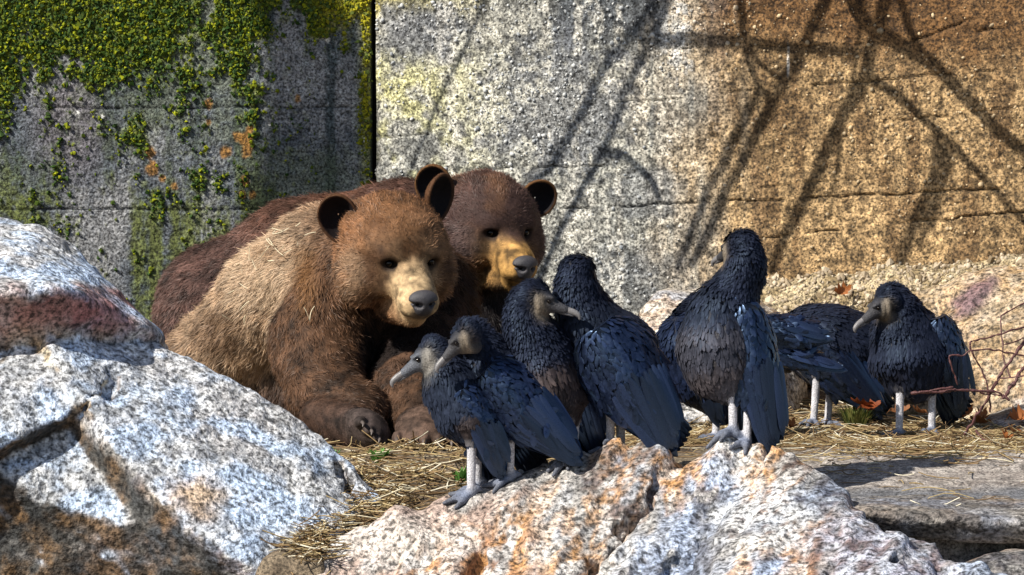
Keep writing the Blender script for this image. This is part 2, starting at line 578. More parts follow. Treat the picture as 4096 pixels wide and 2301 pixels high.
def colR(V, px, py):
    n1 = fbm(V, 4, 5, 41); n3 = fbm(V, 55, 3, 43); n4 = fbm(V, 18, 4, 46)
    n2 = fbm(np.stack([px / 42, py / 420, 0 * px], -1), 1, 4, 45)
    grey = mixc((0.20, 0.205, 0.195), (0.43, 0.42, 0.365), sstep(-0.5, 0.5, n1 + 0.5 * n3))
    ochre = mixc((0.19, 0.125, 0.06), (0.40, 0.27, 0.135), sstep(-0.5, 0.5, n1 + 0.4 * n3 + 0.3 * n2))
    t = sstep(2450, 3050, px + 260 * n1 + 180 * n2)
    c = mixc(grey, ochre, t)
    c = mixc(c, (0.11, 0.062, 0.026), sstep(0.0, 0.45, n2 + 0.45 * n4) * 0.75 * sstep(2700, 2950, px))
    # rusty upper part
    c = mixc(c, (0.115, 0.055, 0.018), 0.85 * sstep(2700, 2900, px) * sstep(330, 60, py + 130 * n2 + 120 * n4 - 0.10 * (px - 3300)))
    # yellow lichen by the joint
    c = mixc(c, (0.50, 0.48, 0.20), 0.8 * sstep(2150, 1600, px + 300 * n4) * sstep(-0.3, 0.4, n1 + n4) * sstep(100, 350, py))
    c = mixc(c, (0.36, 0.30, 0.03), sstep(95, 20, py + 90 * n2) * sstep(2050, 1500, px + 200 * n4) * 0.8)
    c = mixc(c, (0.14, 0.15, 0.17), 0.8 * sstep(190, 60, np.hypot((px - 1680) * 0.7, (py - 130)) + 90 * n4))
    # black water stains at the top, cool dark patches lower down
    bl = sstep(1.1, 0.25, np.hypot((px - 2430) / 430, (py + 40) / 400) + 0.55 * n2 + 0.35 * n4)
    c = mixc(c, (0.055, 0.065, 0.08), 0.88 * bl)
    b2 = sstep(1.1, 0.5, np.hypot((px - 2250) / 330, (py - 420) / 330) + 0.7 * n4 + 0.5 * n3)
    c = mixc(c, (0.14, 0.15, 0.17), 0.7 * b2)
    b3 = sstep(1.1, 0.2, np.hypot((px - 2480) / 330, (py - 1120) / 260) + 0.5 * n4)
    c = mixc(c, (0.12, 0.135, 0.155), 0.75 * b3)
    b4 = sstep(1.1, 0.5, np.hypot((px - 2580) / 150, (py - 780) / 130) + 0.6 * n4)
    c = mixc(c, (0.16, 0.17, 0.18), 0.7 * b4)
    # white lime runs
    w = sstep(0.9, 0.3, np.hypot((px - 2710) / 75, (py - 150) / 260) + 0.7 * n3 + 0.4 * n2)
    c = mixc(c, (0.72, 0.72, 0.70), 0.85 * w)
    w = sstep(0.9, 0.2, np.hypot((px - 3152) / 7, (py - 250) / 95) + 0.3 * n3)
    c = mixc(c, (0.75, 0.73, 0.68), 0.9 * w)
    w = sstep(0.15, 0.5, n2 + 0.5 * n3) * sstep(3100, 2500, px) * sstep(1500, 1900, px) * 0.5
    c = mixc(c, (0.60, 0.58, 0.52), w)
    # weathered pits
    c = c * (0.62 + 0.55 * sstep(-0.4, 0.15, n3))[..., None]
    return c * (1 - 0.6 * np.clip(linesR(px, py), 0, 1))[..., None]
wr, WRV, WRX, WRY, WRN = panel('concrete_wall', RX0[:2], RX1[:2], 1.45, -0.3, 700, 370, dispR, colR)
tag(wr, 'pale weathered concrete wall panel turning ochre, crossed by branch shadows', 'wall')

# dark backing behind the open joint
jb = np.array([LX1[0] - 0.02, LX1[1] + 0.2, 0]); 
V = np.array([[jb[0] + dx, jb[1] + dy, z] for z in (-0.4, 3.2) for dx, dy in ((0, 0), (0.06, 0), (0.06, 0.14), (0, 0.14))])
Fq = np.array([[0, 1, 5, 4], [1, 2, 6, 5], [2, 3, 7, 6], [3, 0, 4, 7], [3, 2, 1, 0], [4, 5, 6, 7]])
o = link('joint_filler', mesh_np('joint_filler', V, Fq, smooth=False), plain_mat('joint_tar', (0.02, 0.02, 0.018), 0.9), wl)

# moss tufts on the left panel
rng = np.random.default_rng(11)
mf, _e = moss_field(WLV, WLX, WLY)
n = 112000
iu = rng.integers(0, WLV.shape[0], n); iz = rng.integers(1, WLV.shape[1], n)
keep = (rng.random(n) < mf[iu, iz] ** 1.3) & (WLY[iu, iz] < 1350)
iu, iz = iu[keep], iz[keep]
C = WLV[iu, iz] + rng.normal(size=(len(iu), 3)) * 0.003 + WLN * 0.002
r = (0.0035 + 0.0055 * rng.random(len(iu)) ** 2)[:, None] * (0.6 + 0.8 * rng.random((len(iu), 3)))
V, T = blobs(C, r, rng)
g = rng.random(len(iu)) ** 2.2
mc = mixc((0.02, 0.05, 0.010), (0.30, 0.33, 0.015), g)
mc = mixc(mc, (0.34, 0.31, 0.02), np.clip(_e[iu, iz] * 0.8 + sstep(1220, 1330, WLX[iu, iz]) * sstep(240, 40, WLY[iu, iz]) * rng.random(len(iu)), 0, 1))
mc = mixc(mc, (0.05, 0.09, 0.03), (rng.random(len(iu)) < 0.3) * 0.8)
mo = link('moss', mesh_np('moss', V, T, np.repeat(mc, len(OCT_V), 0), smooth=False), vc_mat('moss', 0.9, 0.1, scale=300, bump=0), wl)
mo['kind'] = 'stuff'

# exposed aggregate on the right panel
rng = np.random.default_rng(12)
n = 31000
iu = rng.integers(0, WRV.shape[0], n); iz = rng.integers(1, WRV.shape[1], n)
x, y = WRX[iu, iz], WRY[iu, iz]
dens = 0.05 + 0.5 * sstep(1.1, 0.4, np.hypot((x - 2150) / 330, (y - 420) / 260)) + 0.12 * sstep(0.0, 0.5, fbm(WRV[iu, iz], 3, 3, 77)) + 0.35 * sstep(1.1, 0.4, np.hypot((x - 2700) / 120, (y - 160) / 220)) + 0.25 * sstep(300, 0, y) * sstep(3900, 2000, x)
keep = (rng.random(n) < dens) & (y < 1250) & (y > -120)
iu, iz = iu[keep], iz[keep]
r = (0.0028 + 0.006 * rng.random(len(iu)) ** 3)[:, None] * (0.55 + 0.75 * rng.random((len(iu), 3)))
V, T = blobs(WRV[iu, iz] + WRN * 0.0005, r, rng, (ICO_V, ICO_T), 0.1)
ccol = mixc((0.22, 0.23, 0.24), (0.62, 0.60, 0.56), rng.random(len(iu)) ** 0.8)
warm = sstep(2500, 3100, WRX[iu, iz])
ccol = ccol * mixc((0.95, 1.0, 1.06), (1.0, 0.78, 0.5), warm)
ag = link('aggregate', mesh_np('aggregate', V, T, np.repeat(ccol, len(ICO_V), 0)), vc_mat('aggregate', 0.7, 0.3), wr)
ag['kind'] = 'stuff'

# ---------------------------------------------------------------- ground
def ground_h(x, y):
    """terrace: level by the wall, dropping towards the viewer and to the left gap"""
    left = -0.28 * np.clip(9.4 - y, 0, 3.0)
    right = -0.085 * sstep(9.6, 8.6, y) - 0.9 * sstep(8.80, 8.62, y + 0.03 * np.sin(x * 9))
    t = sstep(0.45, 0.8, x)
    h = left * (1 - t) + right * t
    h = h - 0.5 * np.maximum(sstep(8.94, 8.82, y) * sstep(-0.47, -0.36, x), sstep(8.74, 8.62, y)) * (1 - t)
    h = h - 0.55 * sstep(-0.60, -0.78, x) * sstep(9.3, 8.95, y)
    p = np.stack([x, y, 0 * x], -1)
    h = h + 0.012 * fbm(p, 4, 4, 50) + 0.006 * fbm(p, 25, 3, 51)
    h = h + 0.05 * sstep(10.6, 11.4, y)
    return h
gx = np.concatenate([[-400, -120, -40, -12, -5, -3], np.linspace(-2.2, 2.2, 330), [3, 5, 12, 40, 120, 400]])
gy = np.concatenate([[-400, -120, -40, -10, 0, 4, 6.5], np.linspace(7.4, 12.2, 360), [14, 20, 50, 140, 400]])
X, Y = np.meshgrid(gx, gy, indexing='ij')
Z = ground_h(X, Y)
far = np.maximum(sstep(2.2, 3, np.abs(X)), sstep(12.2, 14, Y))
Z = Z * (1 - far) - 0.4 * far
G = np.stack([X, Y, Z], -1)
ids = np.arange(X.size).reshape(X.shape)
Fg = np.stack([ids[:-1, :-1], ids[1:, :-1], ids[1:, 1:], ids[:-1, 1:]], -1).reshape(-1, 4)
n1 = fbm(G, 3, 4, 61); n3 = fbm(G, 45, 3, 62)
c = mixc((0.09, 0.065, 0.045), (0.24, 0.19, 0.13), sstep(-0.5, 0.5, n1 + 0.7 * n3))
rockm = sstep(9.9, 9.5, Y + 0.5 * n1) * sstep(0.45, 0.7, X)            # bare bedrock on the right
c = mixc(c, mixc((0.24, 0.21, 0.19), (0.46, 0.42, 0.38), sstep(-0.4, 0.5, n3 + 0.4 * n1)), rockm)
c = mixc(c, (0.12, 0.13, 0.15), rockm * 0.85 * sstep(0.13, 0.04, np.abs(Y - 9.0 + 0.12 * n1 + 0.04 * X)))
ground = link('ground', mesh_np('ground', G.reshape(-1, 3), Fg, c.reshape(-1, 3)), rock_mat('earth_and_bedrock', 130, 0.35, 1.4, 0.5, 0.9))
ground['kind'] = 'structure'
ground['label'] = 'trampled earth and bare bedrock terrace'
# ---------------------------------------------------------------- rocks
def hull_planes(pts):
    bm = bmesh.new()
    for p in pts: bm.verts.new(tuple(p))
    bmesh.ops.convex_hull(bm, input=bm.verts)
    bm.normal_update()
    out = []
    cen = np.mean(pts, 0)
    for f in bm.faces:
        nn = np.array(f.normal[:]); dd = nn @ np.array(f.verts[0].co[:])
        if nn @ cen > dd: nn, dd = -nn, -dd
        if not any(np.abs(nn - a).max() < 0.04 and abs(dd - b) < 0.01 for a, b in out):
            out.append((nn, dd))
    bm.free()
    return out

def rock(blocks, voxel, rnd=0.02, k=0.012, noise=(), cuts=(), clipz=None):
    """blocks: lists of 3-D points; each convex hull is rounded, then all are joined"""
    allp = np.concatenate([np.asarray(b) for b in blocks])
    lo = allp.min(0) - 0.06; hi = allp.max(0) + 0.06
    if clipz is not None: lo[2] = max(lo[2], clipz)
    n = np.ceil((hi - lo) / voxel).astype(int) + 1
    G = np.full(n, 0.3, np.float32)
    def sub(l, h, m):
        i0 = np.maximum(np.floor((l - m - lo) / voxel).astype(int), 0); i1 = np.minimum(np.ceil((h + m - lo) / voxel).astype(int) + 1, n)
        ax = [(lo[j] + voxel * np.arange(i0[j], i1[j])).astype(np.float32) for j in range(3)]
        return tuple(slice(p, q) for p, q in zip(i0, i1)), ax
    for b in blocks:
        b = np.asarray(b)
        sl_, ax = sub(b.min(0), b.max(0), 0.07)
        g = G[sl_]
        d = None
        for nn, dd in hull_planes(b):
            q = (ax[0] * nn[0] - dd).astype(np.float32)[:, None, None] + (ax[1] * nn[1]).astype(np.float32)[None, :, None] + (ax[2] * nn[2]).astype(np.float32)[None, None, :]
            if d is None: d = q
            else:
                h = np.clip(0.5 - 0.5 * (d - q) / rnd, 0, 1)      # smooth max
                d = d + (q - d) * h + rnd * h * (1 - h)
        h = np.clip(0.5 + 0.5 * (g - d) / k, 0, 1)
        G[sl_] = g + (d - g) * h - k * h * (1 - h)
    for (a, b_, nrm, w, depth) in cuts:        # crack: thin slab from a to b, cut inwards
        ab = b_ - a; L = np.linalg.norm(ab); ab = ab / L
        sl_, ax = sub(np.minimum(a, b_), np.maximum(a, b_), depth + w + 0.03)
        q = np.stack(np.meshgrid(*ax, indexing='ij'), -1) - a.astype(np.float32)
        t = q @ ab.astype(np.float32)
        side = unit(np.cross(ab, nrm))
        wob = 0.012 * np.sin(t * 40) + 0.008 * np.sin(t * 97 + 1)
        s = np.abs(q @ side.astype(np.float32) + wob) - w
        dn = -(q @ unit(nrm).astype(np.float32)) - depth
        e = np.maximum(np.maximum(s, dn), np.maximum(-t, t - L))
        G[sl_] = np.maximum(G[sl_], -e)
    band = np.abs(G) < 0.06
    Xb = (np.argwhere(band) * voxel + lo).astype(np.float32)
    add = np.zeros(len(Xb), np.float32)
    for f in noise: add += f(Xb)
    G[band] += add
    G[0] = G[-1] = 0.05; G[:, 0] = G[:, -1] = 0.05; G[:, :, 0] = G[:, :, -1] = 0.05
    V, Fq = surface_nets(G)
    V = V * voxel + lo
    V = smooth_mesh(V, Fq, 1, 0.4)
    return V, Fq

def fb(amp, sc, oct_=4, seed=0, st=None):
    def f(X):
        Y = X if st is None else X @ st.astype(np.float32)
        return amp * fbm(Y, sc, oct_, seed)
    return f
def ridged(amp, sc, oct_=3, seed=0, st=None):
    def f(X):
        Y = X if st is None else X @ st.astype(np.float32)
        return amp * (np.abs(fbm(Y, sc, oct_, seed)) - 0.22)
    return f
def stretch(axis, s):
    """matrix that compresses coordinates along axis by s: features get long that way"""
    a = unit(axis)
    return np.eye(3) - (1 - s) * np.outer(a, a)
PP = lambda *a: np.array([P(*q) for q in a])

granite = rock_mat('granite', g1=78, dark=0.2, light=1.65, bump=0.8, rough=0.7)

def rockcol(V, N, seed, warm=0.5, white=0.5, st=None):
    Q = V if st is None else V @ st
    n1 = fbm(Q, 4, 4, seed); n2 = fbm(Q, 11, 4, seed + 3); n3 = fbm(Q, 34, 3, seed + 5); n4 = fbm(Q, 6, 4, seed + 8)
    c = mixc((0.30, 0.29, 0.28), (0.58, 0.57, 0.55), sstep(-0.4, 0.45, n2 + 0.6 * n3))
    c = mixc(c, (0.33, 0.42, 0.60), 0.7 * sstep(-0.05, 0.4, n4))
    c = mixc(c, (0.40, 0.20, 0.06), warm * sstep(-0.05, 0.25, n1 + 0.45 * n3))
    c = mixc(c, (0.26, 0.14, 0.09), warm * 0.7 * sstep(0.12, 0.4, -n4 + 0.4 * n2))
    c = mixc(c, (0.06, 0.06, 0.075), 0.8 * sstep(0.08, 0.42, -n2 + 0.5 * n3))
    c = mixc(c, (0.80, 0.80, 0.78), white * sstep(0.1, 0.45, n1 * 0.6 + n3 * 0.8))
    return c

# --- big boulder on the left
nS = unit(np.array([.42, -.62, .66]))
sil = PP((650, 1330, 9.28), (840, 1425, 9.27), (1000, 1510, 9.25), (1215, 1640, 9.22), (1375, 1768, 9.19), (1505, 1888, 9.15), (1565, 1965, 9.12))
led = PP((330, 1630, 8.92), (600, 1950, 8.8), (880, 2190, 8.72), (1080, 2340, 8.75))
rgt = PP((1465, 2075, 8.98), (1310, 2215, 8.88))
top = PP((200, 1365, 9.05), (500, 1375, 9.15))
main = np.concatenate([sil, led, rgt, top])
main = np.concatenate([main, main - nS * 0.22])
upT = PP((-350, 770, 9.55), (0, 872, 9.5), (190, 922, 9.48), (330, 1000, 9.45), (520, 1180, 9.4), (700, 1342, 9.32))
upF = PP((-350, 1150, 8.95), (-20, 1190, 8.95), (220, 1160, 9.0), (430, 1210, 9.1), (640, 1320, 9.2))
upB = PP((-350, 1580, 9.05), (0, 1480, 9.1), (190, 1350, 9.08), (430, 1385, 9.18), (650, 1385, 9.28), (-350, 1700, 9.9), (500, 1600, 9.8), (700, 1420, 9.6))
mid = PP((190, 1375, 9.1), (-350, 1600, 8.85), (-350, 1980, 8.75), (60, 1780, 8.82), (300, 1690, 8.93), (490, 1570, 9.0), (560, 1400, 9.15), (-350, 2000, 9.6), (500, 1800, 9.5), (400, 1420, 9.5), (-350, 1500, 9.6))
und = PP((-350, 1750, 8.86), (350, 1665, 9.0), (620, 1950, 8.92), (900, 2200, 8.86), (1150, 2330, 8.92), (1150, 2700, 9.0), (-350, 2700, 8.98), (-350, 1700, 9.9), (1150, 2100, 9.6), (1150, 2700, 9.7), (-350, 2700, 9.9))
cuts = [(P(420, 1120, 9.1), P(500, 1010, 9.4), unit(np.array([.2, -.7, .6])), 0.008, 0.05),
        (P(1340, 1840, 9.15), P(1500, 2010, 9.02), nS, 0.008, 0.04),
        (P(-40, 1520, 8.98), P(220, 1300, 9.05), unit(np.array([.1, -.9, .2])), 0.008, 0.06),
        (P(200, 1330, 9.05), P(230, 1150, 9.05), unit(np.array([.1, -.9, .3])), 0.006, 0.05),
        (P(40, 1620, 8.83), P(120, 1480, 8.9), unit(np.array([0, -.9, .2])), 0.006, 0.04),
        (P(330, 1640, 8.92), P(500, 1500, 9.15), unit(np.array([.3, -.7, .6])), 0.007, 0.05)]
V, Fq = rock([main, np.concatenate([upT, upF, upB]), mid, und], 0.0085, 0.035, 0.02,
             [fb(0.035, 3.2, 4, 101), fb(0.008, 16, 3, 102), ridged(0.014, 7, 3, 103), fb(0.004, 45, 2, 104)], cuts, clipz=-0.75)
N = vnormals(V, Fq)
c = rockcol(V, N, 110, 0.35, 0.55)
px, py, dd = proj(V)
n4 = fbm(V, 12, 4, 131); n5 = fbm(V, 40, 3, 133)
onslab = sstep(0.55, 0.8, N @ nS)
c = mixc(c, mixc((0.33, 0.35, 0.38), (0.66, 0.68, 0.70), sstep(-0.4, 0.4, n5 + 0.5 * n4)), 0.75 * onslab)
c = mixc(c, (0.42, 0.56, 0.78), 0.7 * onslab * sstep(-0.15, 0.35, n4))  # bluish skylight tint painted onto the slab
red = sstep(1.1, 0.3, np.hypot((px - 330) / 330, (py - 1235) / 120) + 0.6 * n4)
c = mixc(c, (0.30, 0.11, 0.10), 0.8 * red)
red = sstep(1.1, 0.3, np.hypot((px - 60) / 220, (py - 1280) / 130) + 0.6 * n4)
c = mixc(c, (0.28, 0.13, 0.11), 0.7 * red)
yel = sstep(1.1, 0.3, np.hypot((px - 220) / 330, (py - 1520) / 230) + 0.5 * n4)
c = mixc(c, mixc((0.46, 0.28, 0.10), (0.56, 0.50, 0.36), sstep(-0.3, 0.4, n5)), 0.75 * yel * (1 - onslab))
yel = sstep(1.1, 0.3, np.hypot((px - 760) / 170, (py - 1980) / 110) + 0.6 * n4)
c = mixc(c, (0.50, 0.29, 0.10), 0.6 * yel)
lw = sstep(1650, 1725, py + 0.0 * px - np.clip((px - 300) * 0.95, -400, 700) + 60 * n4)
c = mixc(c, mixc((0.02, 0.022, 0.022), (0.12, 0.065, 0.022), sstep(-0.3, 0.5, n4 + 0.5 * n5)), 0.92 * lw * (1 - onslab))  # dark lower rock, shade under the ledge put into its colour
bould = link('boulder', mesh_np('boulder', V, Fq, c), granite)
tag(bould, 'huge grey granite boulder with rusty cracks, sloping down beside the bears', 'boulder')

# --- foreground outcrop of parallel ridges
ridge = unit(P(2740, 1840, 9.0) - P(2290, 2301, 8.1))
def Pf(px, py, d):
    k = float(np.interp(px, [3000, 3500], [.5, .9]))
    return P(px, py, 9.05 - (9.05 - d) * k)
PF = lambda *a: np.array([Pf(*q) for q in a])
f1 = PF((1230, 2265, 8.62), (1500, 2118, 8.78), (1800, 1985, 8.92), (2060, 1890, 9.0), (2290, 1815, 9.03), (2450, 1757, 9.06), (2560, 1757, 9.05), (2640, 1790, 9.0), (2725, 1850, 8.9),
        (1000, 2420, 8.4), (1500, 2600, 8.05), (2160, 2600, 7.85), (2330, 2260, 8.25))
f1 = np.concatenate([f1, f1 + np.array([0.05, 0.12, -0.42])])
f1b = PF((2060, 2000, 8.85), (2420, 1900, 8.86), (2590, 1765, 9.03), (2720, 1830, 8.97), (2600, 2020, 8.62), (2290, 2330, 8.1), (2000, 2600, 7.8), (1700, 2500, 8.0), (1850, 2250, 8.35))
f1b = np.concatenate([f1b, f1b + np.array([0.03, 0.15, -0.3])])
f2 = PF((2745, 1850, 8.95), (2830, 1795, 9.02), (2910, 1772, 9.03), (3010, 1778, 9.0), (3090, 1820, 8.92), (3120, 1870, 8.85),
        (2330, 2310, 8.08), (2280, 2650, 7.75), (2750, 2600, 7.75), (2900, 2200, 8.2))
f2 = np.concatenate([f2, f2 + np.array([0.02, 0.15, -0.35])])
f3 = PF((2960, 1930, 8.7), (3060, 1835, 8.85), (3150, 1805, 8.88), (3270, 1865, 8.8), (3440, 2020, 8.62), (3590, 2130, 8.5), (3800, 2290, 8.32), (4000, 2420, 8.15),
        (2620, 2350, 7.95), (2600, 2650, 7.65), (3300, 2650, 7.6), (4000, 2650, 7.7))
f3 = np.concatenate([f3, f3 + np.array([0.02, 0.18, -0.35])])
f4 = PF((3260, 1990, 8.72), (3400, 1985, 8.75), (3560, 2060, 8.68), (3760, 2180, 8.5), (3960, 2310, 8.3), (4200, 2400, 8.1), (3300, 2300, 8.2), (3700, 2650, 7.9), (4200, 2650, 7.9))
f4 = np.concatenate([f4, f4 + np.array([0.02, 0.15, -0.3])])
st = stretch(ridge, 0.28); st2 = stretch(ridge, 0.12)
nF = unit(np.array([-.15, -.75, .65]))
cuts = [(Pf(2250, 2380, 7.98), Pf(2745, 1845, 8.95), nF, 0.014, 0.22),
        (Pf(1760, 2330, 8.2), Pf(2170, 1990, 8.8), nF, 0.009, 0.10), (Pf(2560, 2330, 7.98), Pf(2900, 1990, 8.6), nF, 0.009, 0.10),
        (Pf(3420, 2270, 8.15), Pf(3600, 2230, 8.3), nF, 0.009, 0.12), (Pf(3380, 2330, 8.0), Pf(3180, 2020, 8.6), nF, 0.009, 0.12)]
V, Fq = rock([f1, f1b, f2, f3, f4], 0.0085, 0.04, 0.012,
             [fb(0.016, 4, 4, 201), ridged(0.055, 6, 3, 203, st2), ridged(0.03, 13, 3, 207, st2), fb(0.012, 24, 3, 204, st), fb(0.004, 50, 2, 205)], cuts, clipz=-0.62)
# settle the crest onto its surveyed points
from mathutils.bvhtree import BVHTree
tg = PF((1230, 2265, 8.62), (1500, 2118, 8.78), (1800, 1985, 8.90), (1890, 1955, 8.93), (2040, 1930, 8.93), (2090, 1905, 9.0), (2270, 1838, 9.0), (2445, 1762, 9.04), (2560, 1760, 9.03), (2640, 1795, 8.98),
        (2760, 1835, 8.98), (2830, 1795, 9.0), (2930, 1764, 9.02), (2990, 1768, 9.0), (3090, 1822, 8.92), (3150, 1842, 8.87), (3260, 1900, 8.8), (3420, 2040, 8.64), (3570, 2130, 8.52), (3800, 2240, 8.36))
bt_ = BVHTree.FromPolygons([tuple(v) for v in V], [tuple(int(i) for i in f) for f in Fq])
dz = []
for t in tg:
    h = bt_.ray_cast(Vector((t[0], t[1], 1.0)), Vector((0, 0, -1)))
    dz.append(0.0 if h[0] is None else float(np.clip(t[2] - h[0][2], -.15, .15)))
dz = np.array(dz)
w_ = np.exp(-((V[:, None, :2] - tg[None, :, :2]) ** 2).sum(-1) / (2 * .07 ** 2))
V[:, 2] += (w_ @ dz) / (w_.sum(1) + 0.15)
N = vnormals(V, Fq)
c = rockcol(V, N, 210, 0.95, 0.5, stretch(ridge, 0.35))
px, py, dd = proj(V)
n4 = fbm(V, 10, 4, 231); n5 = fbm(V, 36, 3, 233)
wht = sstep(1.1, 0.3, np.hypot((px - 2950) / 190, (py - 1840) / 110) + 0.5 * n4) + sstep(1.1, 0.3, np.hypot((px - 3050) / 260, (py - 2060) / 150) + 0.7 * n4)
c = mixc(c, (0.82, 0.82, 0.80), 0.7 * np.clip(wht, 0, 1) * sstep(-0.4, 0.1, n5))
blu = sstep(2900, 3400, px + 300 * n4)
c = mixc(c, mixc((0.06, 0.08, 0.13), (0.38, 0.46, 0.60), sstep(-0.35, 0.35, n5 + 0.8 * n4)), 0.65 * blu * sstep(1900, 2000, py))
wl2 = sstep(1.1, 0.3, np.hypot((px - 1600) / 350, (py - 2150) / 120) + 0.5 * n4)
c = mixc(c, (0.66, 0.62, 0.57), 0.6 * wl2)
out = link('rock_outcrop', mesh_np('rock_outcrop', V, Fq, c), granite)
tag(out, 'ridged white and rusty granite outcrop that the standing vultures perch on', 'rock')

# --- bedrock ledge at the right with a dark gap under it, and stones below
b1 = PP((3350, 2020, 8.7), (3700, 2075, 8.66), (4400, 2095, 8.62), (4400, 1930, 9.3), (3350, 1930, 9.3))
b1 = np.concatenate([b1 - [0, 0, 0.004], b1 + np.array([0.0, 0.06, -0.065])])
V, Fq = rock([b1], 0.008, 0.02, 0.01, [fb(0.008, 8, 3, 301), fb(0.005, 30, 3, 303)])
c = mixc(rockcol(V, None, 310, 0.3, 0.1) * 0.55, (.17, .14, .11), .4 * np.ones(len(V)))
led_o = link('rock_ledge', mesh_np('rock_ledge', V, Fq, c), granite)
tag(led_o, 'flat brownish rock ledge with a dark gap under its broken edge', 'rock')
b2 = PP((3750, 2330, 8.45), (3900, 2215, 8.6), (4020, 2175, 8.62), (4250, 2190, 8.6), (4250, 2500, 8.3), (3700, 2500, 8.3))
b2 = np.concatenate([b2, b2 + np.array([0, 0.25, -0.05])])
V, Fq = rock([b2], 0.009, 0.03, 0.01, [fb(0.012, 8, 3, 321), fb(0.005, 30, 3, 323)])
tag(link('stone', mesh_np('stone', V, Fq, rockcol(V, None, 330, 0.35, 0.3) * 0.7), granite), 'brown rounded stone wedged under the flat rock ledge', 'stone')

# --- rocks at the foot of the wall
r1 = PP((2480, 1330, 11.0), (2540, 1220, 11.05), (2620, 1150, 11.1), (2760, 1122, 11.15), (2900, 1130, 11.2), (3060, 1190, 11.25), (3250, 1260, 11.25),
        (2380, 1800, 10.75), (2650, 1830, 10.6), (3200, 1790, 10.75), (2600, 1330, 10.85), (2950, 1290, 10.9), (3200, 1790, 11.5), (2500, 1790, 11.8), (2700, 1200, 11.6), (3150, 1250, 11.5))
V, Fq = rock([r1], 0.010, 0.05, 0.02, [fb(0.03, 5, 4, 401), fb(0.008, 22, 3, 402)])
c = mixc(rockcol(V, None, 410, 0.6, 0.7), (0.38, 0.29, 0.17), 0.4 * np.ones(len(V)))
tag(link('boulder', mesh_np('boulder', V, Fq, c), granite), 'pale tan boulder at the wall foot behind the tallest vulture', 'boulder')
r2 = PP((3480, 1330, 11.0), (3600, 1180, 11.05), (3720, 1100, 11.1), (3840, 1075, 11.12), (4000, 1062, 11.1), (4300, 1040, 11.0),
        (3480, 1780, 10.85), (3800, 1800, 10.65), (4100, 1820, 10.5), (4400, 1840, 10.4), (3700, 1350, 10.85), (4000, 1250, 10.8), (4350, 1250, 10.7), (3500, 1800, 11.6), (4400, 1800, 11.5), (4300, 1150, 11.4))
r2b = PP((3560, 1240, 11.0), (3660, 1150, 11.05), (3700, 1400, 10.82), (3560, 1500, 10.9), (3480, 1400, 11.0), (3700, 1500, 11.3))
V, Fq = rock([r2, r2b], 0.010, 0.05, 0.012, [fb(0.045, 4, 4, 421), fb(0.010, 20, 3, 422), ridged(0.03, 6, 3, 424, stretch(unit(P(4000, 1080, 11) - P(3650, 1400, 11)), 0.3))])
c = mixc(rockcol(V, None, 430, 0.6, 0.4), (0.34, 0.23, 0.10), 0.6 * np.ones(len(V)))
px, py, dd = proj(V)
c = mixc(c, (0.11, 0.06, 0.09), 0.8 * sstep(1.1, 0.4, np.hypot(((px - 3900) + (py - 1180) * 1.0) / 80, ((px - 3900) - (py - 1180)) / 190) + 0.5 * fbm(V, 14, 3, 440)))
tag(link('boulder', mesh_np('boulder', V, Fq, c), granite), 'ochre boulder leaning on the wall behind the bramble canes', 'boulder')
r3 = PP((3800, 1720, 10.5), (3930, 1640, 10.55), (4100, 1590, 10.5), (4350, 1560, 10.4), (4350, 1740, 10.2), (3900, 1745, 10.3))
r3 = np.concatenate([r3, r3 + np.array([0, 0.2, -0.05])])
V, Fq = rock([r3], 0.010, 0.03, 0.02, [fb(0.02, 7, 3, 451), fb(0.006, 30, 3, 452)])
tag(link('stone', mesh_np('stone', V, Fq, rockcol(V, None, 460, 0.2, 0.2) * 0.55), granite), 'dark grey stone lying low beneath the bramble canes', 'stone')
r4 = PP((2640, 1660, 10.5), (2690, 1570, 10.55), (2790, 1550, 10.55), (2880, 1640, 10.5), (2880, 1690, 10.4), (2650, 1690, 10.4))
r4 = np.concatenate([r4, r4 + np.array([0, 0.15, -0.04])])
V, Fq = rock([r4], 0.008, 0.03, 0.02, [fb(0.012, 9, 3, 471)])
tag(link('stone', mesh_np('stone', V, Fq, rockcol(V, None, 480, 0.2, 0.5)), granite), 'small grey stone on the straw behind the two tallest vultures', 'stone')

# --- broken concrete lip along the wall foot, studded with pebbles
lipA, lipB = P(2930, 1215, 11.42), P(4350, 1060, 11.05)
rng = np.random.default_rng(31)
def lip_xy(t):
    a = lipA + (lipB - lipA) * t
    return a
b = []
n = 9
for i in range(n):
    t0, t1 = i / n, (i + 1.15) / n
    a, c_ = lip_xy(t0), lip_xy(t1)
    j = rng.normal(size=4) * 0.012
    b.append(np.array([a + [0, 0.22, 0.06 + j[0]], c_ + [0, 0.22, 0.06 + j[1]], a + [0, 0.06, 0.05 + j[0]], c_ + [0, 0.06, 0.05 + j[1]],
                       a + [0, -0.02 + j[2], -0.03], c_ + [0, -0.02 + j[3], -0.03], a + [0, -0.04, -0.25], c_ + [0, -0.04, -0.25], a + [0, 0.22, -0.25], c_ + [0, 0.22, -0.25]]))
V, Fq = rock(b, 0.010, 0.03, 0.02, [fb(0.02, 10, 4, 501), fb(0.012, 34, 3, 502)])
N = vnormals(V, Fq)
c = mixc((0.20, 0.15, 0.08), (0.44, 0.36, 0.23), sstep(-0.4, 0.4, fbm(V, 30, 3, 510)))
lip = link('concrete_footing', mesh_np('concrete_footing', V, Fq, c), wall_mat)
tag(lip, 'crumbling concrete footing studded with pale pebbles along the ochre wall', 'footing')
front = np.where((N[:, 1] < -0.05) | (N[:, 2] > 0.4))[0]
px, py, dd = proj(V)
front = front[(px[front] > 2900) & (px[front] < 4130) & (py[front] < 1330)]
pick = rng.choice(front, 1500)
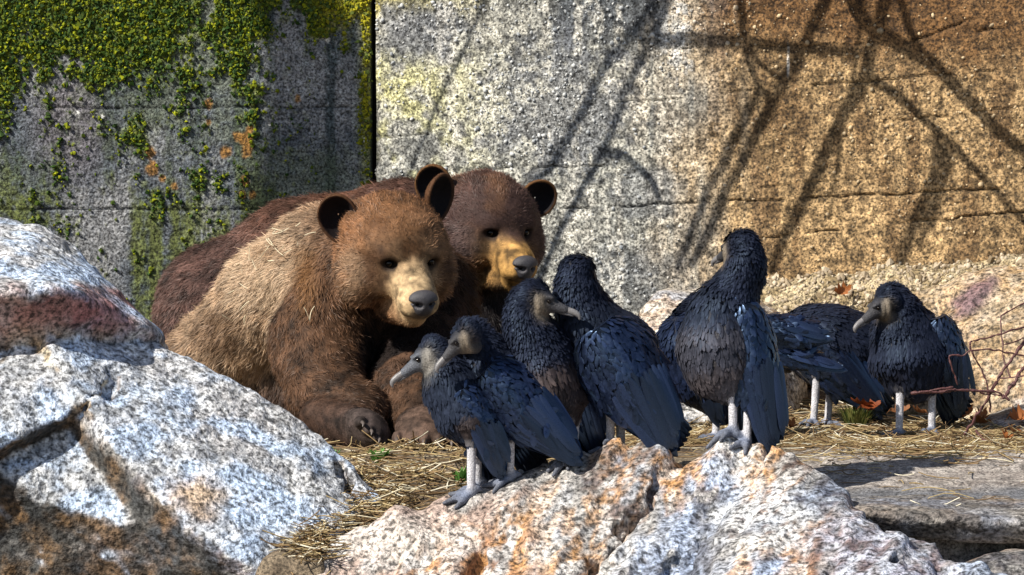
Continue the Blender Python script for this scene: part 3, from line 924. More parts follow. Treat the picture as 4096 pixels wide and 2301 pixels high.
pmat = vc_mat('pebble', 0.65, 0.35, var=0.25, scale=150)
pm = []
for i in range(6):
    vv = ICO_V * (1 + 0.22 * rng.normal(size=(len(ICO_V), 1))) * np.array([1.2, 0.75, 0.55])
    pc = mixc((0.20, 0.15, 0.09), (0.56, 0.47, 0.34), np.full(len(vv), i / 5.0))
    me = mesh_np('pebble', vv, ICO_T, pc, smooth=False); me.materials.append(pmat); pm.append(me)
for i in pick[:210]:
    o = bpy.data.objects.new('pebble', pm[rng.integers(6)])
    COL.objects.link(o)
    o.location = V[i] - N[i] * 0.002
    o.rotation_euler = rng.random(3) * 6
    o.scale = np.ones(3) * (0.009 + 0.012 * rng.random() ** 2)
    o.parent = lip
r = (0.004 + 0.006 * rng.random(len(pick) - 210))[:, None] * (0.6 + 0.6 * rng.random((len(pick) - 210, 3)))
Vp, Tp = blobs(V[pick[210:]], r, rng, (ICO_V, ICO_T), 0.12)
o = link('gravel', mesh_np('gravel', Vp, Tp, np.repeat(mixc((0.18, 0.13, 0.08), (0.56, 0.48, 0.36), rng.random(len(r))), len(ICO_V), 0)), pmat, lip)
o['kind'] = 'stuff'
# ---------------------------------------------------------------- bears
skin_mat = vc_mat('bear_skin', 0.75, 0.2, var=0.3, scale=90, bump=0.4)
fur_mat = vc_mat('bear_fur', 0.55, 0.35, transl=0.18, var=0.15, scale=40, bump=0)
eye_nt = NT('bear_eye'); eye_nt.b.inputs['Base Color'].default_value = (0.006, 0.004, 0.003, 1); eye_nt.b.inputs['Roughness'].default_value = 0.12; eye_nt.b.inputs['Specular IOR Level'].default_value = 0.35
nose_mat = plain_mat('bear_nose', (0.05, 0.048, 0.056), 0.5, 0.5, 0.35, 350, 0.6)
claw_mat = plain_mat('bear_claw', (0.12, 0.10, 0.09), 0.4, 0.5)

def frame(yaw, pitch, roll=0.0):
    y, p, q = (math.radians(a) for a in (yaw, pitch, roll))
    f = np.array([math.sin(y) * math.cos(p), -math.cos(y) * math.cos(p), -math.sin(p)])
    r = np.array([math.cos(y), math.sin(y), 0.0])
    u = np.cross(f, r)
    r2 = r * math.cos(q) + u * math.sin(q)
    return r2, f, np.cross(f, r2)

def ear_at(H, k, q, r, f, u):
    ex, ey, ez, op = k['ears'][q][:4]
    return H(q * ex, ey, ez), unit(q * op * r + 0.83 * f + 0.05 * u)

def ear_up(k, q, r, f, u):
    t = math.radians(k['ears'][q][4]) * q
    return u * math.cos(t) + r * math.sin(t)

def make_ear(root, H, k, q, s, rng):
    r = H(1, 0, 0) - H(0, 0, 0); f = H(0, 1, 0) - H(0, 0, 0); u = H(0, 0, 1) - H(0, 0, 0)
    r, f, u = unit(r), unit(f), unit(u)
    ec, ea = ear_at(H, k, q, r, f, u)
    eu = ear_up(k, q, r, f, u); eu = unit(eu - ea * (eu @ ea)); es = np.cross(eu, ea)
    sz = s * k['ears'][q][5]
    nr, nt = 9, 30
    th = np.linspace(0, 2 * math.pi, nt, endpoint=False)
    out = np.stack([.058 * np.sin(th) * (1 - .16 * np.clip(-np.cos(th), 0, 1)), .066 * np.cos(th) - .012 * np.clip(-np.cos(th), 0, 1)], 1) * sz
    def ring(rho, dep, gr):
        w = out * (rho * gr)
        return ec + es * w[:, :1] + eu * w[:, 1:] + ea * (dep)
    V = []; C = []; fl = []
    for i in range(nr):                      # inside of the cup, centre to rim
        rho = (i + .3) / (nr - 1 + .3)
        V.append(ring(rho, .036 * sz * (rho ** 2 - 1), .97)); t = sstep(.92, 1.0, rho)
        C.append(np.tile(mixc(k['earin'], k['ear'], t), (nt, 1))); fl.append(np.full(nt, .003 + .004 * t))
    for i in range(nr):                      # back of the ear, rim to root
        rho = 1 - i / (nr - 1) * .75
        V.append(ring(rho, .040 * sz * (rho ** 2 - 1) - .010 * sz, 1.03)); C.append(np.tile(k['ear'], (nt, 1))); fl.append(np.full(nt, .010))
    V = np.concatenate(V); C = np.concatenate(C); fl = np.concatenate(fl)
    F = []
    for i in range(2 * nr - 1):
        for j in range(nt):
            j2 = (j + 1) % nt
            F.append((i * nt + j, i * nt + j2, (i + 1) * nt + j2, (i + 1) * nt + j))
    F = np.array(F)
    N = vnormals(V, F)
    if (N[:nt] @ ea).mean() < 0: F = F[:, ::-1]; N = -N
    o = link('ear', mesh_np('ear', V, F, C * .8), skin_mat, root)
    bpy.context.view_layer.update()
    flow = unit(V - ec) + .3 * eu
    make_fur('ear_fur', V, F, N, C, fl, flow, 4500, rng, o, width=.0012, lift=.35, skip=np.where(np.arange(len(V)) < nt * (nr - 2), .12, 1.0))

def ec_z(k, q): return min(.085, k['ears'][q][2] - .02)

def bear_head(S, C, yaw, pitch, roll, s, k):
    r, f, u = frame(yaw, pitch, roll)
    H = lambda a, b, c: C + s * (a * r + b * f + c * u)
    R = np.stack([r, f, u], 1)
    hc = dict(head=1.0)
    face, muz, ear, cheek, dark = k['face'], k['muzzle'], k['ear'], k['cheek'], k['dark']
    S.ell(H(0, -0.02, 0.015), np.array([.150, .165, .150]) * s, R, 0.05, col=k['crown'], fl=0.026, **hc)       # skull
    S.ell(H(0, 0.07, 0.045), np.array([.108, .085, .085]) * s, R, 0.06, col=face, fl=0.016, **hc)               # forehead
    for q in (-1, 1):
        S.ell(H(q * .052, 0.128, 0.043), np.array([.036, .026, .022]) * s, R, 0.03, col=face, fl=0.012, **hc)  # brow
        S.ell(H(q * .098, 0.025, -0.055), np.array([.072, .095, .088]) * s, R, 0.05, col=cheek, fl=0.030, **hc)  # cheek
        S.ell(H(q * .060, 0.098, -0.045), np.array([.045, .05, .045]) * s, R, 0.03, col=face, fl=0.010, **hc)
        S.ell(H(q * .061, .146, .0285), np.array([.023, .014, .0095]) * s, R, 0.012, col=face * .8, fl=0.007, **hc)   # upper lid
    S.cone(H(0, .07, .012), H(0, .225, -.048), .060 * s, .046 * s, 0.022, col=muz, fl=0.006, **hc)              # muzzle
    S.cone(H(0, .10, -.03), H(0, .215, -.062), .064 * s, .054 * s, 0.02, col=muz, fl=0.006, **hc)
    S.ell(H(0, .232, -.072), np.array([.057, .046, .040]) * s, R, 0.02, col=muz, fl=0.004, **hc)
    S.cone(H(0, .05, -.125), H(0, .195, -.115), .066 * s, .038 * s, 0.02, col=k['jaw'], fl=0.012, **hc)           # lower jaw
    for q in (-1, 1):                                                                                           # ears
        ec, ea = ear_at(H, k, q, r, f, u)
        er = np.stack([unit(np.cross(u, ea)), ea, unit(u - ea * (u @ ea))], 1)
        S.cone(H(q * .095, -0.08, ec_z(k, q)), ec - ea * .056 * s - ear_up(k, q, r, f, u) * .050 * s, .045 * s, .026 * s, 0.03, col=ear, fl=0.012, **hc)
    for q in (-1, 1):
        ec, ea = ear_at(H, k, q, r, f, u)
        er = np.stack([unit(np.cross(u, ea)), ea, unit(u - ea * (u @ ea))], 1)
        S.ell(H(q * .060, .148, .018), np.array([.020, .016, .013]) * s, R, 0.012, op='sub')                    # eye sockets
        # mouth corner crease
        pts = [H(q * .010, .276, -.106), H(q * .040, .252, -.108), H(q * .060, .205, -.104), H(q * .072, .15, -.094)]
        for a, b in zip(pts[:-1], pts[1:]):
            S.cone(a, b, .0065 * s, .0065 * s, 0.008, op='sub')
    return H, R

def bear_face_paint(V, H, s, k, col, fl):
    """dark ear cups, eye rims with painted brow shade, mouth line; bare nose pad"""
    for q in (-1, 1):
        e = np.linalg.norm(V - H(q * .060, .140, .018), axis=1)
        m = sstep(0.036 * s, 0.018 * s, e)
        col[:] = mixc(col, k['dark'], 0.9 * m); fl[:] = fl * (1 - 0.85 * sstep(0.036 * s, 0.022 * s, e))  # dark eye rim, widened to paint in the shade under the brow
        # tear line running to the muzzle
        for t in np.linspace(0, 1, 6):
            e = np.linalg.norm(V - (H(q * .048, .155, .005) * (1 - t) + H(q * .050, .165, -.03) * t), axis=1)
            col[:] = mixc(col, k['dark'], 0.35 * sstep(0.014 * s, 0.006 * s, e))
        pts = [H(q * .010, .276, -.106), H(q * .040, .252, -.108), H(q * .060, .205, -.104), H(q * .072, .15, -.094)]
        for a, b in zip(pts[:-1], pts[1:]):
            e = Shape.dist(('c', a, b, (0.005 * s, 0.005 * s)), V)
            m = sstep(0.008 * s, 0.001, e)
            col[:] = mixc(col, k['dark'], 0.85 * m); fl[:] = fl * (1 - 0.6 * m)
    e = np.linalg.norm((V - H(0, .268, -.088)) , axis=1)
    col[:] = mixc(col, k['lip'], 0.8 * sstep(0.040 * s, 0.022 * s, e))
    e = np.linalg.norm(V - H(0, .272, -.058), axis=1)
    fl[:] = fl * sstep(0.025 * s, 0.05 * s, e)
    col[:] = mixc(col, (.012, .010, .012), sstep(.036 * s, .026 * s, np.linalg.norm(V - H(0, .268, -.052), axis=1)))

def make_fur(name, V, Fq, N, col, fl, flow, n, rng, parent, width=0.0014, lift=0.45, skip=None):
    w = np.where(fl > 0.0015, 1.0, 0.0) * (0.5 + 0.5 * sstep(0.03, 0.008, fl))
    if skip is not None: w = w * skip
    tri, bc = sample(V, Fq, n, rng, w)
    p = interp(V, tri, bc); nn = unit(interp(N, tri, bc)); L = interp(fl, tri, bc); fw = interp(flow, tri, bc); c = interp(col, tri, bc)
    # clumps: low-frequency sideways swirl and length variation
    sw = np.stack([fbm(p, 26, 2, 601), fbm(p, 26, 2, 607), fbm(p, 26, 2, 613)], 1)
    fw = fw + 0.9 * sw
    fw = fw - nn * (fw * nn).sum(1, keepdims=True)
    fw = unit(fw)
    cl = fbm(p, 42, 2, 620)
    L = 0.8 * L * (0.55 + 0.7 * rng.random(n)) * (1 + 0.35 * cl)
    lf = lift * (0.7 + 0.6 * rng.random(n))[:, None] + 0.15 * cl[:, None]
    j = rng.normal(size=(n, 3)) * 0.20
    d1 = unit(fw + nn * (lf + 0.25) + j)
    d2 = unit(fw + nn * (lf * 0.45) + j * 1.6 + np.array([0, 0, -0.18]))
    sd = unit(np.cross(d1, nn + rng.normal(size=(n, 3)) * 0.35))
    p = p - nn * 0.002
    m = p + d1 * (L * 0.5)[:, None]
    t = m + d2 * (L * 0.5)[:, None]
    wd = width * (0.7 + 0.6 * rng.random(n))[:, None] * np.clip(L / 0.02, 0.55, 1.15)[:, None]
    VV = np.stack([p - sd * wd * .5, p + sd * wd * .5, m + sd * wd * .42, m - sd * wd * .42, t], 1).reshape(-1, 3)
    b = np.arange(n) * 5
    Q = np.stack([b, b + 1, b + 2, b + 3], 1); T = np.stack([b + 3, b + 2, b + 4], 1)
    v = (0.5 + 0.9 * rng.random(n))[:, None] * (1 + 0.25 * cl[:, None])
    cc = np.clip(c * v, 0, 1)
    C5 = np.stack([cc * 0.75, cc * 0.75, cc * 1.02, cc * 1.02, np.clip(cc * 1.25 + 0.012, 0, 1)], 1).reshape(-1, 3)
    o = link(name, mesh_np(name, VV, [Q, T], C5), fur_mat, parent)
    o['kind'] = 'stuff'
    return o

def finish_bear(root, S, V, Fq, H, R, s, k, nhair, seed, grav, skip_fn=None, back=None):
    V = smooth_mesh(V, Fq, 1, 0.5)
    rng = np.random.default_rng(seed)
    # soft flesh folds and thick-coat lumps
    N = vnormals(V, Fq)
    A = S.attrs(V, {'col': (0.1, 0.05, 0.03), 'fl': 0.03, 'flow': (0, 0, -1.0), 'head': 0.0})
    hw = A['head']
    V = V + N * (0.010 * fbm(V, 9, 3, seed) * (1 - hw) + 0.004 * fbm(V, 24, 3, seed + 1) * (1 - 0.3 * hw))[:, None] * sstep(0.004, 0.015, A['fl'])[:, None]
    N = vnormals(V, Fq)
    col, fl = A['col'].copy(), A['fl'].copy()
    n1 = fbm(V, 7, 4, seed + 5); n2 = fbm(V, 22, 3, seed + 6)
    col = col * np.clip(1 + 0.42 * n1 + 0.8 * n2 + 1.0 * fbm(V, 55, 2, seed + 9), .25, 2.0)[:, None]
    if k.get('paint'): k['paint'](V, N, col, fl, n1, n2)
    bear_face_paint(V, H, s, k, col, fl)
    rad = unit(V - H(0, .24, -.02)) + 0.35 * (H(0, 0, -1) - H(0, 0, 0)) * 0.5
    flow = A['flow'] * (1 - hw)[:, None] + rad * hw[:, None]
    body = link('body', mesh_np('body', V, Fq, np.clip(col * 0.55, 0, 1)), skin_mat, root)
    skip = np.ones(len(V))
    for q in (-1, 1):
        skip = skip * (np.linalg.norm(V - H(q * .060, .150, .018), axis=1) > 0.017 * s)
    if skip_fn is not None: skip = skip * skip_fn(V, N)
    fo = make_fur('fur', V, Fq, N, col, fl, flow, nhair, rng, root, skip=skip)
    # eyes
    for q in (-1, 1):
        bm = bmesh.new(); bmesh.ops.create_uvsphere(bm, u_segments=16, v_segments=12, radius=0.0115 * s)
        me = bpy.data.meshes.new('eye'); bm.to_mesh(me); bm.free()
        for pl in me.polygons: pl.use_smooth = True
        e = link('eye', me, eye_nt.m); e.location = H(q * .060, .1385, .017); e.parent = root; e.matrix_parent_inverse = root.matrix_world.inverted()
    for q in (-1, 1): make_ear(root, H, k, q, s, rng)
    # nose pad with nostrils
    SN = Shape(0.0022)
    SN.ell(H(0, .268, -.046), np.array([.042, .026, .026]) * s, R, 0.01)
    SN.ell(H(0, .273, -.070), np.array([.026, .020, .024]) * s, R, 0.016)
    for q in (-1, 1):
        SN.ell(H(q * .021, .292, -.058), np.array([.0130, .018, .0085]) * s, R, 0.006, op='sub')
        SN.ell(H(q * .037, .280, -.053), np.array([.011, .018, .004]) * s, R, 0.004, op='sub')
    SN.cone(H(0, .302, -.062), H(0, .296, -.10), .003 * s, .003 * s, 0.004, op='sub')
    NV, NF = SN.build()
    link('nose', mesh_np('nose', smooth_mesh(NV, NF, 1), NF), nose_mat, root)
    return V, Fq

def paw(S, wrist, tip, r, side, col, k=0.03, n=5, root=None, claws=True, toes_w=None):
    """rounded paw with five toes and short claws; side = sideways direction"""
    ax = unit(tip - wrist); side = unit(side - ax * (side @ ax)); up = unit(np.cross(side, ax)); up = up * np.sign(up[2])
    R = np.stack([ax, side, up], 1)
    S.ell(wrist * 0.45 + tip * 0.55, np.array([np.linalg.norm(tip - wrist) * .62, r * 1.15, r * 0.8]), R, k, col=col, fl=0.012, flow=ax - 0.3 * up)
    cl = []
    for i in range(n):
        a = (i / (n - 1) - 0.5) * 2
        c = tip + side * a * r * 1.0 + ax * (r * 0.30 * (1 - a * a)) - up * r * 0.22
        S.ell(c, np.array([r * .42, r * .235, r * .33]), R, 0.008, col=col * 0.85, fl=0.006, flow=ax)
        cl.append((c + ax * r * .35 + up * r * 0.02, ax, up))
    return cl
def add_claws(root, cl, r):
    for c, ax, up in cl:
        pth = [c, c + ax * r * .28 - up * r * .05, c + ax * r * .48 - up * r * .22]
        V, q, t = sweep(pth, [r * .10, r * .075, r * .015], 6)
        link('claw', mesh_np('claw', V, [q, t]), claw_mat, root)

bear_group = 'brown bears resting against the wall'
g = lambda *c: np.array(c, float)
# ---- bear in front
s1 = 1.0
C1 = P(1575, 1010, 10.10)
S = Shape(0.0085)
tan, brn, aub, drk = g(.43, .30, .195), g(.118, .062, .034), g(.15, .062, .022), g(.070, .039, .027)
k1 = dict(face=g(.19, .098, .050), crown=g(.20, .094, .042), muzzle=g(.74, .53, .30), cheek=g(.22, .12, .065), ear=g(.10, .045, .02), earin=g(.008, .005, .006), dark=g(.025, .015, .012), jaw=g(.27, .13, .06), lip=g(.20, .17, .15), ears={-1: (.158, -.045, .096, .35, 12, .97), 1: (.152, -.05, .142, .55, 18, 1.0)})
H1, R1 = bear_head(S, C1, 21, 17, 2, s1, k1)
bk = unit(P(800, 1420, 10.9) - P(1350, 1000, 10.3))          # along the back, to the rump
S.cone(P(1300, 1075, 10.42), P(1130, 1200, 10.62), .172, .17, .06, col=tan, fl=.042, flow=bk + g(0, 0, -.3))
S.cone(P(1130, 1200, 10.62), P(850, 1440, 10.95), .17, .125, .06, col=tan * .9, fl=.045, flow=bk + g(0, 0, -.4))
S.cone(P(850, 1440, 10.95), P(800, 1640, 11.1), .125, .15, .07, col=brn, fl=.04, flow=g(-.2, 0, -1))
S.cone(P(1330, 1060, 10.42), P(1520, 1020, 10.28), .165, .155, .06, col=brn * 1.1, fl=.035, flow=bk + g(0, 0, -.2))
S.ell(P(1345, 1190, 10.32), (.105, .10, .155), None, .06, col=aub, fl=.042, flow=g(-.1, -.1, -1))          # ruff
S.ell(P(1290, 1330, 10.25), (.115, .13, .20), None, .07, col=brn * 1.15, fl=.036, flow=g(-.3, 0, -1))       # shoulder
S.ell(P(1580, 1340, 10.42), (.16, .12, .16), None, .07, col=g(.05, .03, .025), fl=.04, flow=g(0, -.1, -1))    # chest, fur darkened for the shade below the head
S.ell(P(1780, 1250, 10.47), (.10, .12, .18), None, .07, col=aub * .4, fl=.04, flow=g(.1, 0, -1))
S.cone(P(1560, 1400, 10.5), P(1300, 1560, 10.8), .2, .2, .08, col=drk, fl=.035, flow=g(0, 0, -1))        # belly
# near foreleg, folded along the ground
S.cone(P(1270, 1380, 10.22), P(1300, 1600, 10.08), .135, .100, .06, col=brn * .95, fl=.026, flow=g(.1, 0, -1))
S.cone(P(1300, 1590, 10.08), P(1430, 1640, 10.0), .10, .082, .03, col=brn * .9, fl=.02, flow=g(1, 0, -.5))
S.cone(P(1290, 1682, 9.98), P(1430, 1722, 9.84), .068, .056, .02, col=drk * .95, fl=.014, flow=g(1, -.3, -.2))
cl1 = paw(S, P(1425, 1700, 9.84), P(1505, 1732, 9.70), .058, unit(g(.45, -.85, -.15)), g(.095, .072, .066))
# far foreleg
S.cone(P(1700, 1400, 10.35), P(1650, 1580, 10.16), .135, .112, .05, col=drk * 1.2, fl=.026, flow=g(-.1, 0, -1))
S.cone(P(1650, 1570, 10.16), P(1700, 1670, 10.02), .115, .088, .04, col=brn * .8, fl=.02, flow=g(.2, 0, -1))
S.cone(P(1700, 1670, 10.02), P(1715, 1715, 9.90), .085, .068, .03, col=brn * .75, fl=.014, flow=g(.1, -.3, -1))
cl2 = paw(S, P(1712, 1690, 9.93), P(1700, 1732, 9.70), .074, unit(g(1, 0, 0)), g(.150, .095, .070))
def paint1(V, N, col, fl, n1, n2):
    px, py, d = proj(V)
    # pale hump, its sunlit brightness painted in, darker patches on the flank
    m = sstep(1.1, 0.4, np.hypot((px - 1060) / 200, (py - 1090) / 260) + .5 * n1)
    col[:] = mixc(col, (.58, .43, .29), .8 * m * (d > 10.2))
    m = sstep(1.0, 0.3, np.hypot((px - 1090) / 90, (py - 1010) / 60) + .5 * n2)
    col[:] = mixc(col, (.24, .13, .06), .6 * m)
    m = sstep(1.1, 0.4, np.hypot((px - 880) / 130, (py - 1330) / 130) + .5 * n1)
    col[:] = mixc(col, (.13, .07, .035), .7 * m)
    m = sstep(1.1, 0.4, np.hypot((px - 1230) / 80, (py - 1130) / 190) + .5 * n1)
    col[:] = mixc(col, (.25, .12, .04), .7 * m)
    m = sstep(1.1, 0.4, np.hypot((px - 1560) / 160, (py - 880) / 110) + .6 * n2)
    col[:] = mixc(col, (.27, .13, .055), .6 * m)
    for cx, cy, rx, ry in ((1445, 1010, 55, 45), (1640, 1000, 70, 45), (1520, 900, 60, 40)):
        m = sstep(1.1, 0.3, np.hypot((px - cx) / rx, (py - cy) / ry) + .7 * n2)
        col[:] = mixc(col, (.13, .055, .02), .7 * m)
    m = sstep(1.1, 0.3, np.hypot((px - 1410) / 60, (py - 1080) / 130) + .6 * n2)
    col[:] = mixc(col, (.44, .29, .18), .6 * m)
    # shade under the chin painted on the chest, darker cheeks beside the pale muzzle
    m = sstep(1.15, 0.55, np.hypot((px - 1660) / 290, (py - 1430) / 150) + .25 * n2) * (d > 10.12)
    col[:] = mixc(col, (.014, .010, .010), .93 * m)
    for cx, cy in ((1500, 1150), (1500, 1050), (1770, 1090)):
        m = sstep(1.1, 0.3, np.hypot((px - cx) / 60, (py - cy) / 75) + .6 * n2)
        col[:] = mixc(col, (.13, .062, .03), .6 * m)
b1 = empty('bear', P(1500, 1810, 10.1) * g(1, 1, 0), 'cinnamon brown bear with a tan muzzle and pale shaggy shoulder beside the boulder', 'bear', bear_group)
V, Fq = S.build()
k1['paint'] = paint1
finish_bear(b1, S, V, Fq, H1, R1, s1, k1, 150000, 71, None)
add_claws(b1, cl1, .058); add_claws(b1, cl2, .074)

# ---- bear behind
s2 = 0.98
C2 = P(1948, 905, 10.85)
S = Shape(0.009)
dk, bl, au = g(.105, .058, .048), g(.022, .014, .016), g(.15, .068, .04)
k2 = dict(face=g(.085, .05, .047), crown=g(.10, .05, .04), muzzle=g(.70, .40, .13), cheek=g(.065, .038, .038), ear=g(.15, .07, .025), earin=g(.008, .006, .008), dark=g(.02, .012, .012), jaw=g(.40, .23, .08), lip=g(.22, .15, .09), ears={-1: (.170, -.06, .112, .6, 10, 1.0), 1: (.200, -.055, .068, -.15, 48, 1.0)})
H2, R2 = bear_head(S, C2, 28, 14, 0, s2, k2)
bk = unit(P(760, 1250, 11.35) - P(1600, 950, 11.25))
S.cone(P(1960, 960, 11.0), P(1620, 960, 11.2), .16, .175, .07, col=dk, fl=.03, flow=bk)
S.cone(P(1620, 960, 11.2), P(1210, 1050, 11.3), .165, .188, .07, col=au, fl=.034, flow=bk + g(0, 0, -.3))
S.cone(P(1210, 1050, 11.3), P(880, 1230, 11.35), .188, .185, .07, col=dk * 1.1, fl=.034, flow=bk + g(0, 0, -.5))
S.cone(P(880, 1230, 11.35), P(820, 1450, 11.35), .18, .17, .07, col=dk, fl=.03, flow=g(-.3, 0, -1))
S.cone(P(800, 1450, 11.3), P(850, 1700, 11.2), .15, .10, .05, col=dk, fl=.025, flow=g(0, 0, -1))
S.ell(P(1900, 1230, 11.0), (.15, .14, .22), None, .06, col=bl, fl=.036, flow=g(0, 0, -1))  # chest, coloured black for the shadow lying on it
S.cone(P(1900, 1300, 11.0), P(1880, 1560, 10.9), .15, .10, .05, col=bl * 1.2, fl=.028, flow=g(0, 0, -1))
S.cone(P(1880, 1560, 10.9), P(1900, 1640, 10.85), .10, .075, .04, col=bl * 1.4, fl=.02, flow=g(0, 0, -1))
cl3 = paw(S, P(1900, 1640, 10.85), P(1915, 1665, 10.72), .07, unit(g(1, 0, 0)), dk)
S.cone(P(1600, 1050, 11.2), P(1400, 1500, 11.2), .2, .12, .07, col=bl * 1.5, fl=.03, flow=g(0, 0, -1))
S.cone(P(1400, 1500, 11.2), P(1400, 1660, 11.1), .12, .08, .05, col=bl * 1.5, fl=.02, flow=g(0, 0, -1))
def paint2(V, N, col, fl, n1, n2):
    px, py, d = proj(V)
    m = sstep(985, 930, py + 25 * n2 - .25 * (px - 2040)) * sstep(700, 800, py) * (d < 10.85)
    col[:] = mixc(col, (.085, .048, .042), .9 * m)
    m = sstep(1.1, 0.4, np.hypot((px - 1990) / 55, (py - 760) / 120) + .6 * n2)
    col[:] = mixc(col, (.20, .10, .05), .6 * m)
    m = sstep(1.1, 0.4, np.hypot((px - 1850) / 60, (py - 950) / 110) + .6 * n2)
    col[:] = mixc(col, (.17, .12, .115), .5 * m)
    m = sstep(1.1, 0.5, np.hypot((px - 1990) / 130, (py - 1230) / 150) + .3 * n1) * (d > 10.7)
    col[:] = mixc(col, (.012, .009, .011), .9 * m)  # shadow over the chest, painted into the fur colour
b2 = empty('bear', P(1500, 1700, 11.2) * g(1, 1, 0), 'dark chocolate bear with an orange muzzle, peering from behind the paler bear', 'bear', bear_group)
V, Fq = S.build()
k2['paint'] = paint2
def sk2(V, N):
    px, py, d = proj(V)
    return np.where((py > 1400) | (N[:, 1] > 0.5), 0.15, 1.0)
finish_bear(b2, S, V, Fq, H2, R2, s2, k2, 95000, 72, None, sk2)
add_claws(b2, cl3, .07)
# ---------------------------------------------------------------- vultures
def feather_mesh():
    st = [(0.0, .10), (.22, .40), (.5, .5), (.78, .44), (.93, .24)]
    V = []
    for t, w in st:
        z = -0.06 * t * t
        V += [(t, -w, z - .02), (t, 0, z + .012), (t, w, z - .02)]
    V.append((1.0, 0, -0.065))
    T = []
    for i in range(len(st) - 1):
        a = i * 3
        for j in (0, 1):
            T += [(a + j, a + 3 + j, a + 4 + j), (a + j, a + 4 + j, a + 1 + j)]
    a = (len(st) - 1) * 3
    T += [(a, 15, a + 1), (a + 1, 15, a + 2)]
    return np.array(V, float), np.array(T)[:, ::-1]
FE_V, FE_T = feather_mesh()

def feathers(p, nn, fw, L, W, lift, rng, yaw=0.2, roll=0.10):
    """overlapping feather vanes in one mesh"""
    n = len(p)
    fw = unit(fw - nn * (fw * nn).sum(1, keepdims=True))
    sd = np.cross(nn, fw)
    a = rng.normal(size=n)[:, None] * yaw
    fw2 = fw * np.cos(a) + sd * np.sin(a)
    x = unit(fw2 + nn * lift[:, None]); 
    z = unit(nn - x * (nn * x).sum(1, keepdims=True)); y = np.cross(z, x)
    b = rng.normal(size=n)[:, None] * roll
    y2 = y * np.cos(b) + z * np.sin(b); z2 = np.cross(x, y2)
    V = (p[:, None] + FE_V[None, :, :1] * (x * L[:, None])[:, None] + FE_V[None, :, 1:2] * (y2 * W[:, None])[:, None] + FE_V[None, :, 2:] * (z2 * L[:, None])[:, None])
    T = FE_T[None] + (np.arange(n) * len(FE_V))[:, None, None]
    return V.reshape(-1, 3), T.reshape(-1, 3)

def plume_mat(name, rough, tint, spec):
    nt = NT(name); c = vcol(nt); v = nt.pos()
    n = nt.noise(90, 3, 0.6, v)
    x = nt.mix(c, nt.ramp(n, [(0.3, 0.6), (0.7, 1.4)]), 1.0, 'MULTIPLY')
    nt.l(x, nt.b.inputs['Base Color'])
    nt.l(nt.ramp(n, [(0.3, rough - .1), (0.7, rough + .15)]), nt.b.inputs['Roughness'])
    nt.b.inputs['Specular IOR Level'].default_value = spec
    nt.b.inputs['Specular Tint'].default_value = (*tint, 1)
    nt.b.inputs['Sheen Weight'].default_value = 0.03
    nt.b.inputs['Sheen Tint'].default_value = (0.35, 0.5, 1.0, 1)
    nt.b.inputs['Sheen Roughness'].default_value = 0.4
    return nt.m
body_plume = plume_mat('body_plumage', 0.5, (0.45, 0.65, 1.0), 0.18)
wing_plume = plume_mat('wing_plumage', 0.33, (0.38, 0.6, 1.0), 1.0)
vskin = vc_mat('vulture_skin', 0.6, 0.35, var=0.45, scale=260, bump=0.9)
beak_mat = plain_mat('vulture_beak', (0.17, 0.165, 0.17), 0.42, 0.5, 0.3, 220)
beak_dark = plain_mat('vulture_beak_dark', (0.08, 0.08, 0.09), 0.42, 0.5, 0.3, 220)
shaft_mat = plain_mat('feather_shaft', (0.6, 0.58, 0.55), 0.5)
NAVY, SLATE, BROWN, INK = g(.008, .0125, .032), g(.012, .0155, .027), g(.036, .027, .025), g(.006, .0075, .014)
LEG = g(.50, .50, .54)

def flight_feather(L, W, col, tipc):
    """long single vane with a keel; local x along the quill"""
    st = [(0, .15), (.12, .36), (.4, .46), (.7, .5), (.88, .42), (.96, .25)]
    V = []; C = []
    for t, w in st:
        z = -0.035 * t * t * L
        V += [(t * L, -w * W, z - .10 * W), (t * L, 0, z + .06 * W), (t * L, w * W, z - .10 * W)]
        cc = col + (tipc - col) * t ** 3
        C += [cc, cc * 0.8, cc]
    V.append((L, 0, -0.04 * L)); C.append(tipc)
    n = len(st); T = []
    for i in range(n - 1):
        a = i * 3
        for j in (0, 1):
            T += [(a + j, a + 3 + j, a + 4 + j), (a + j, a + 4 + j, a + 1 + j)]
    a = (n - 1) * 3
    T += [(a, n * 3, a + 1), (a + 1, n * 3, a + 2)]
    me = mesh_np('flight_feather', np.array(V), np.array(T)[:, ::-1], np.array(C))
    me.materials.append(wing_plume)
    return me
FF = [flight_feather(1.0, .16, NAVY * s, INK * 1.4) for s in (.45, 1.0, 1.9)]
TF = [flight_feather(1.0, .24, INK * s, SLATE * .9) for s in (1.0, 1.6)]

def place(name, me, p, x, z, sc, parent):
    o = bpy.data.objects.new(name, me)
    COL.objects.link(o)
    x = unit(x); y = unit(np.cross(z, x)); z = np.cross(x, y)
    M = Matrix([[x[0], y[0], z[0], p[0]], [x[1], y[1], z[1], p[1]], [x[2], y[2], z[2], p[2]], [0, 0, 0, 1]]) @ Matrix.Diagonal((*sc, 1))
    o.parent = parent
    pw = Matrix.Identity(4)
    q = parent
    o.matrix_parent_inverse = Matrix.Translation(-Vector(tuple(ROOT_LOC)))
    o.matrix_basis = M
    return o

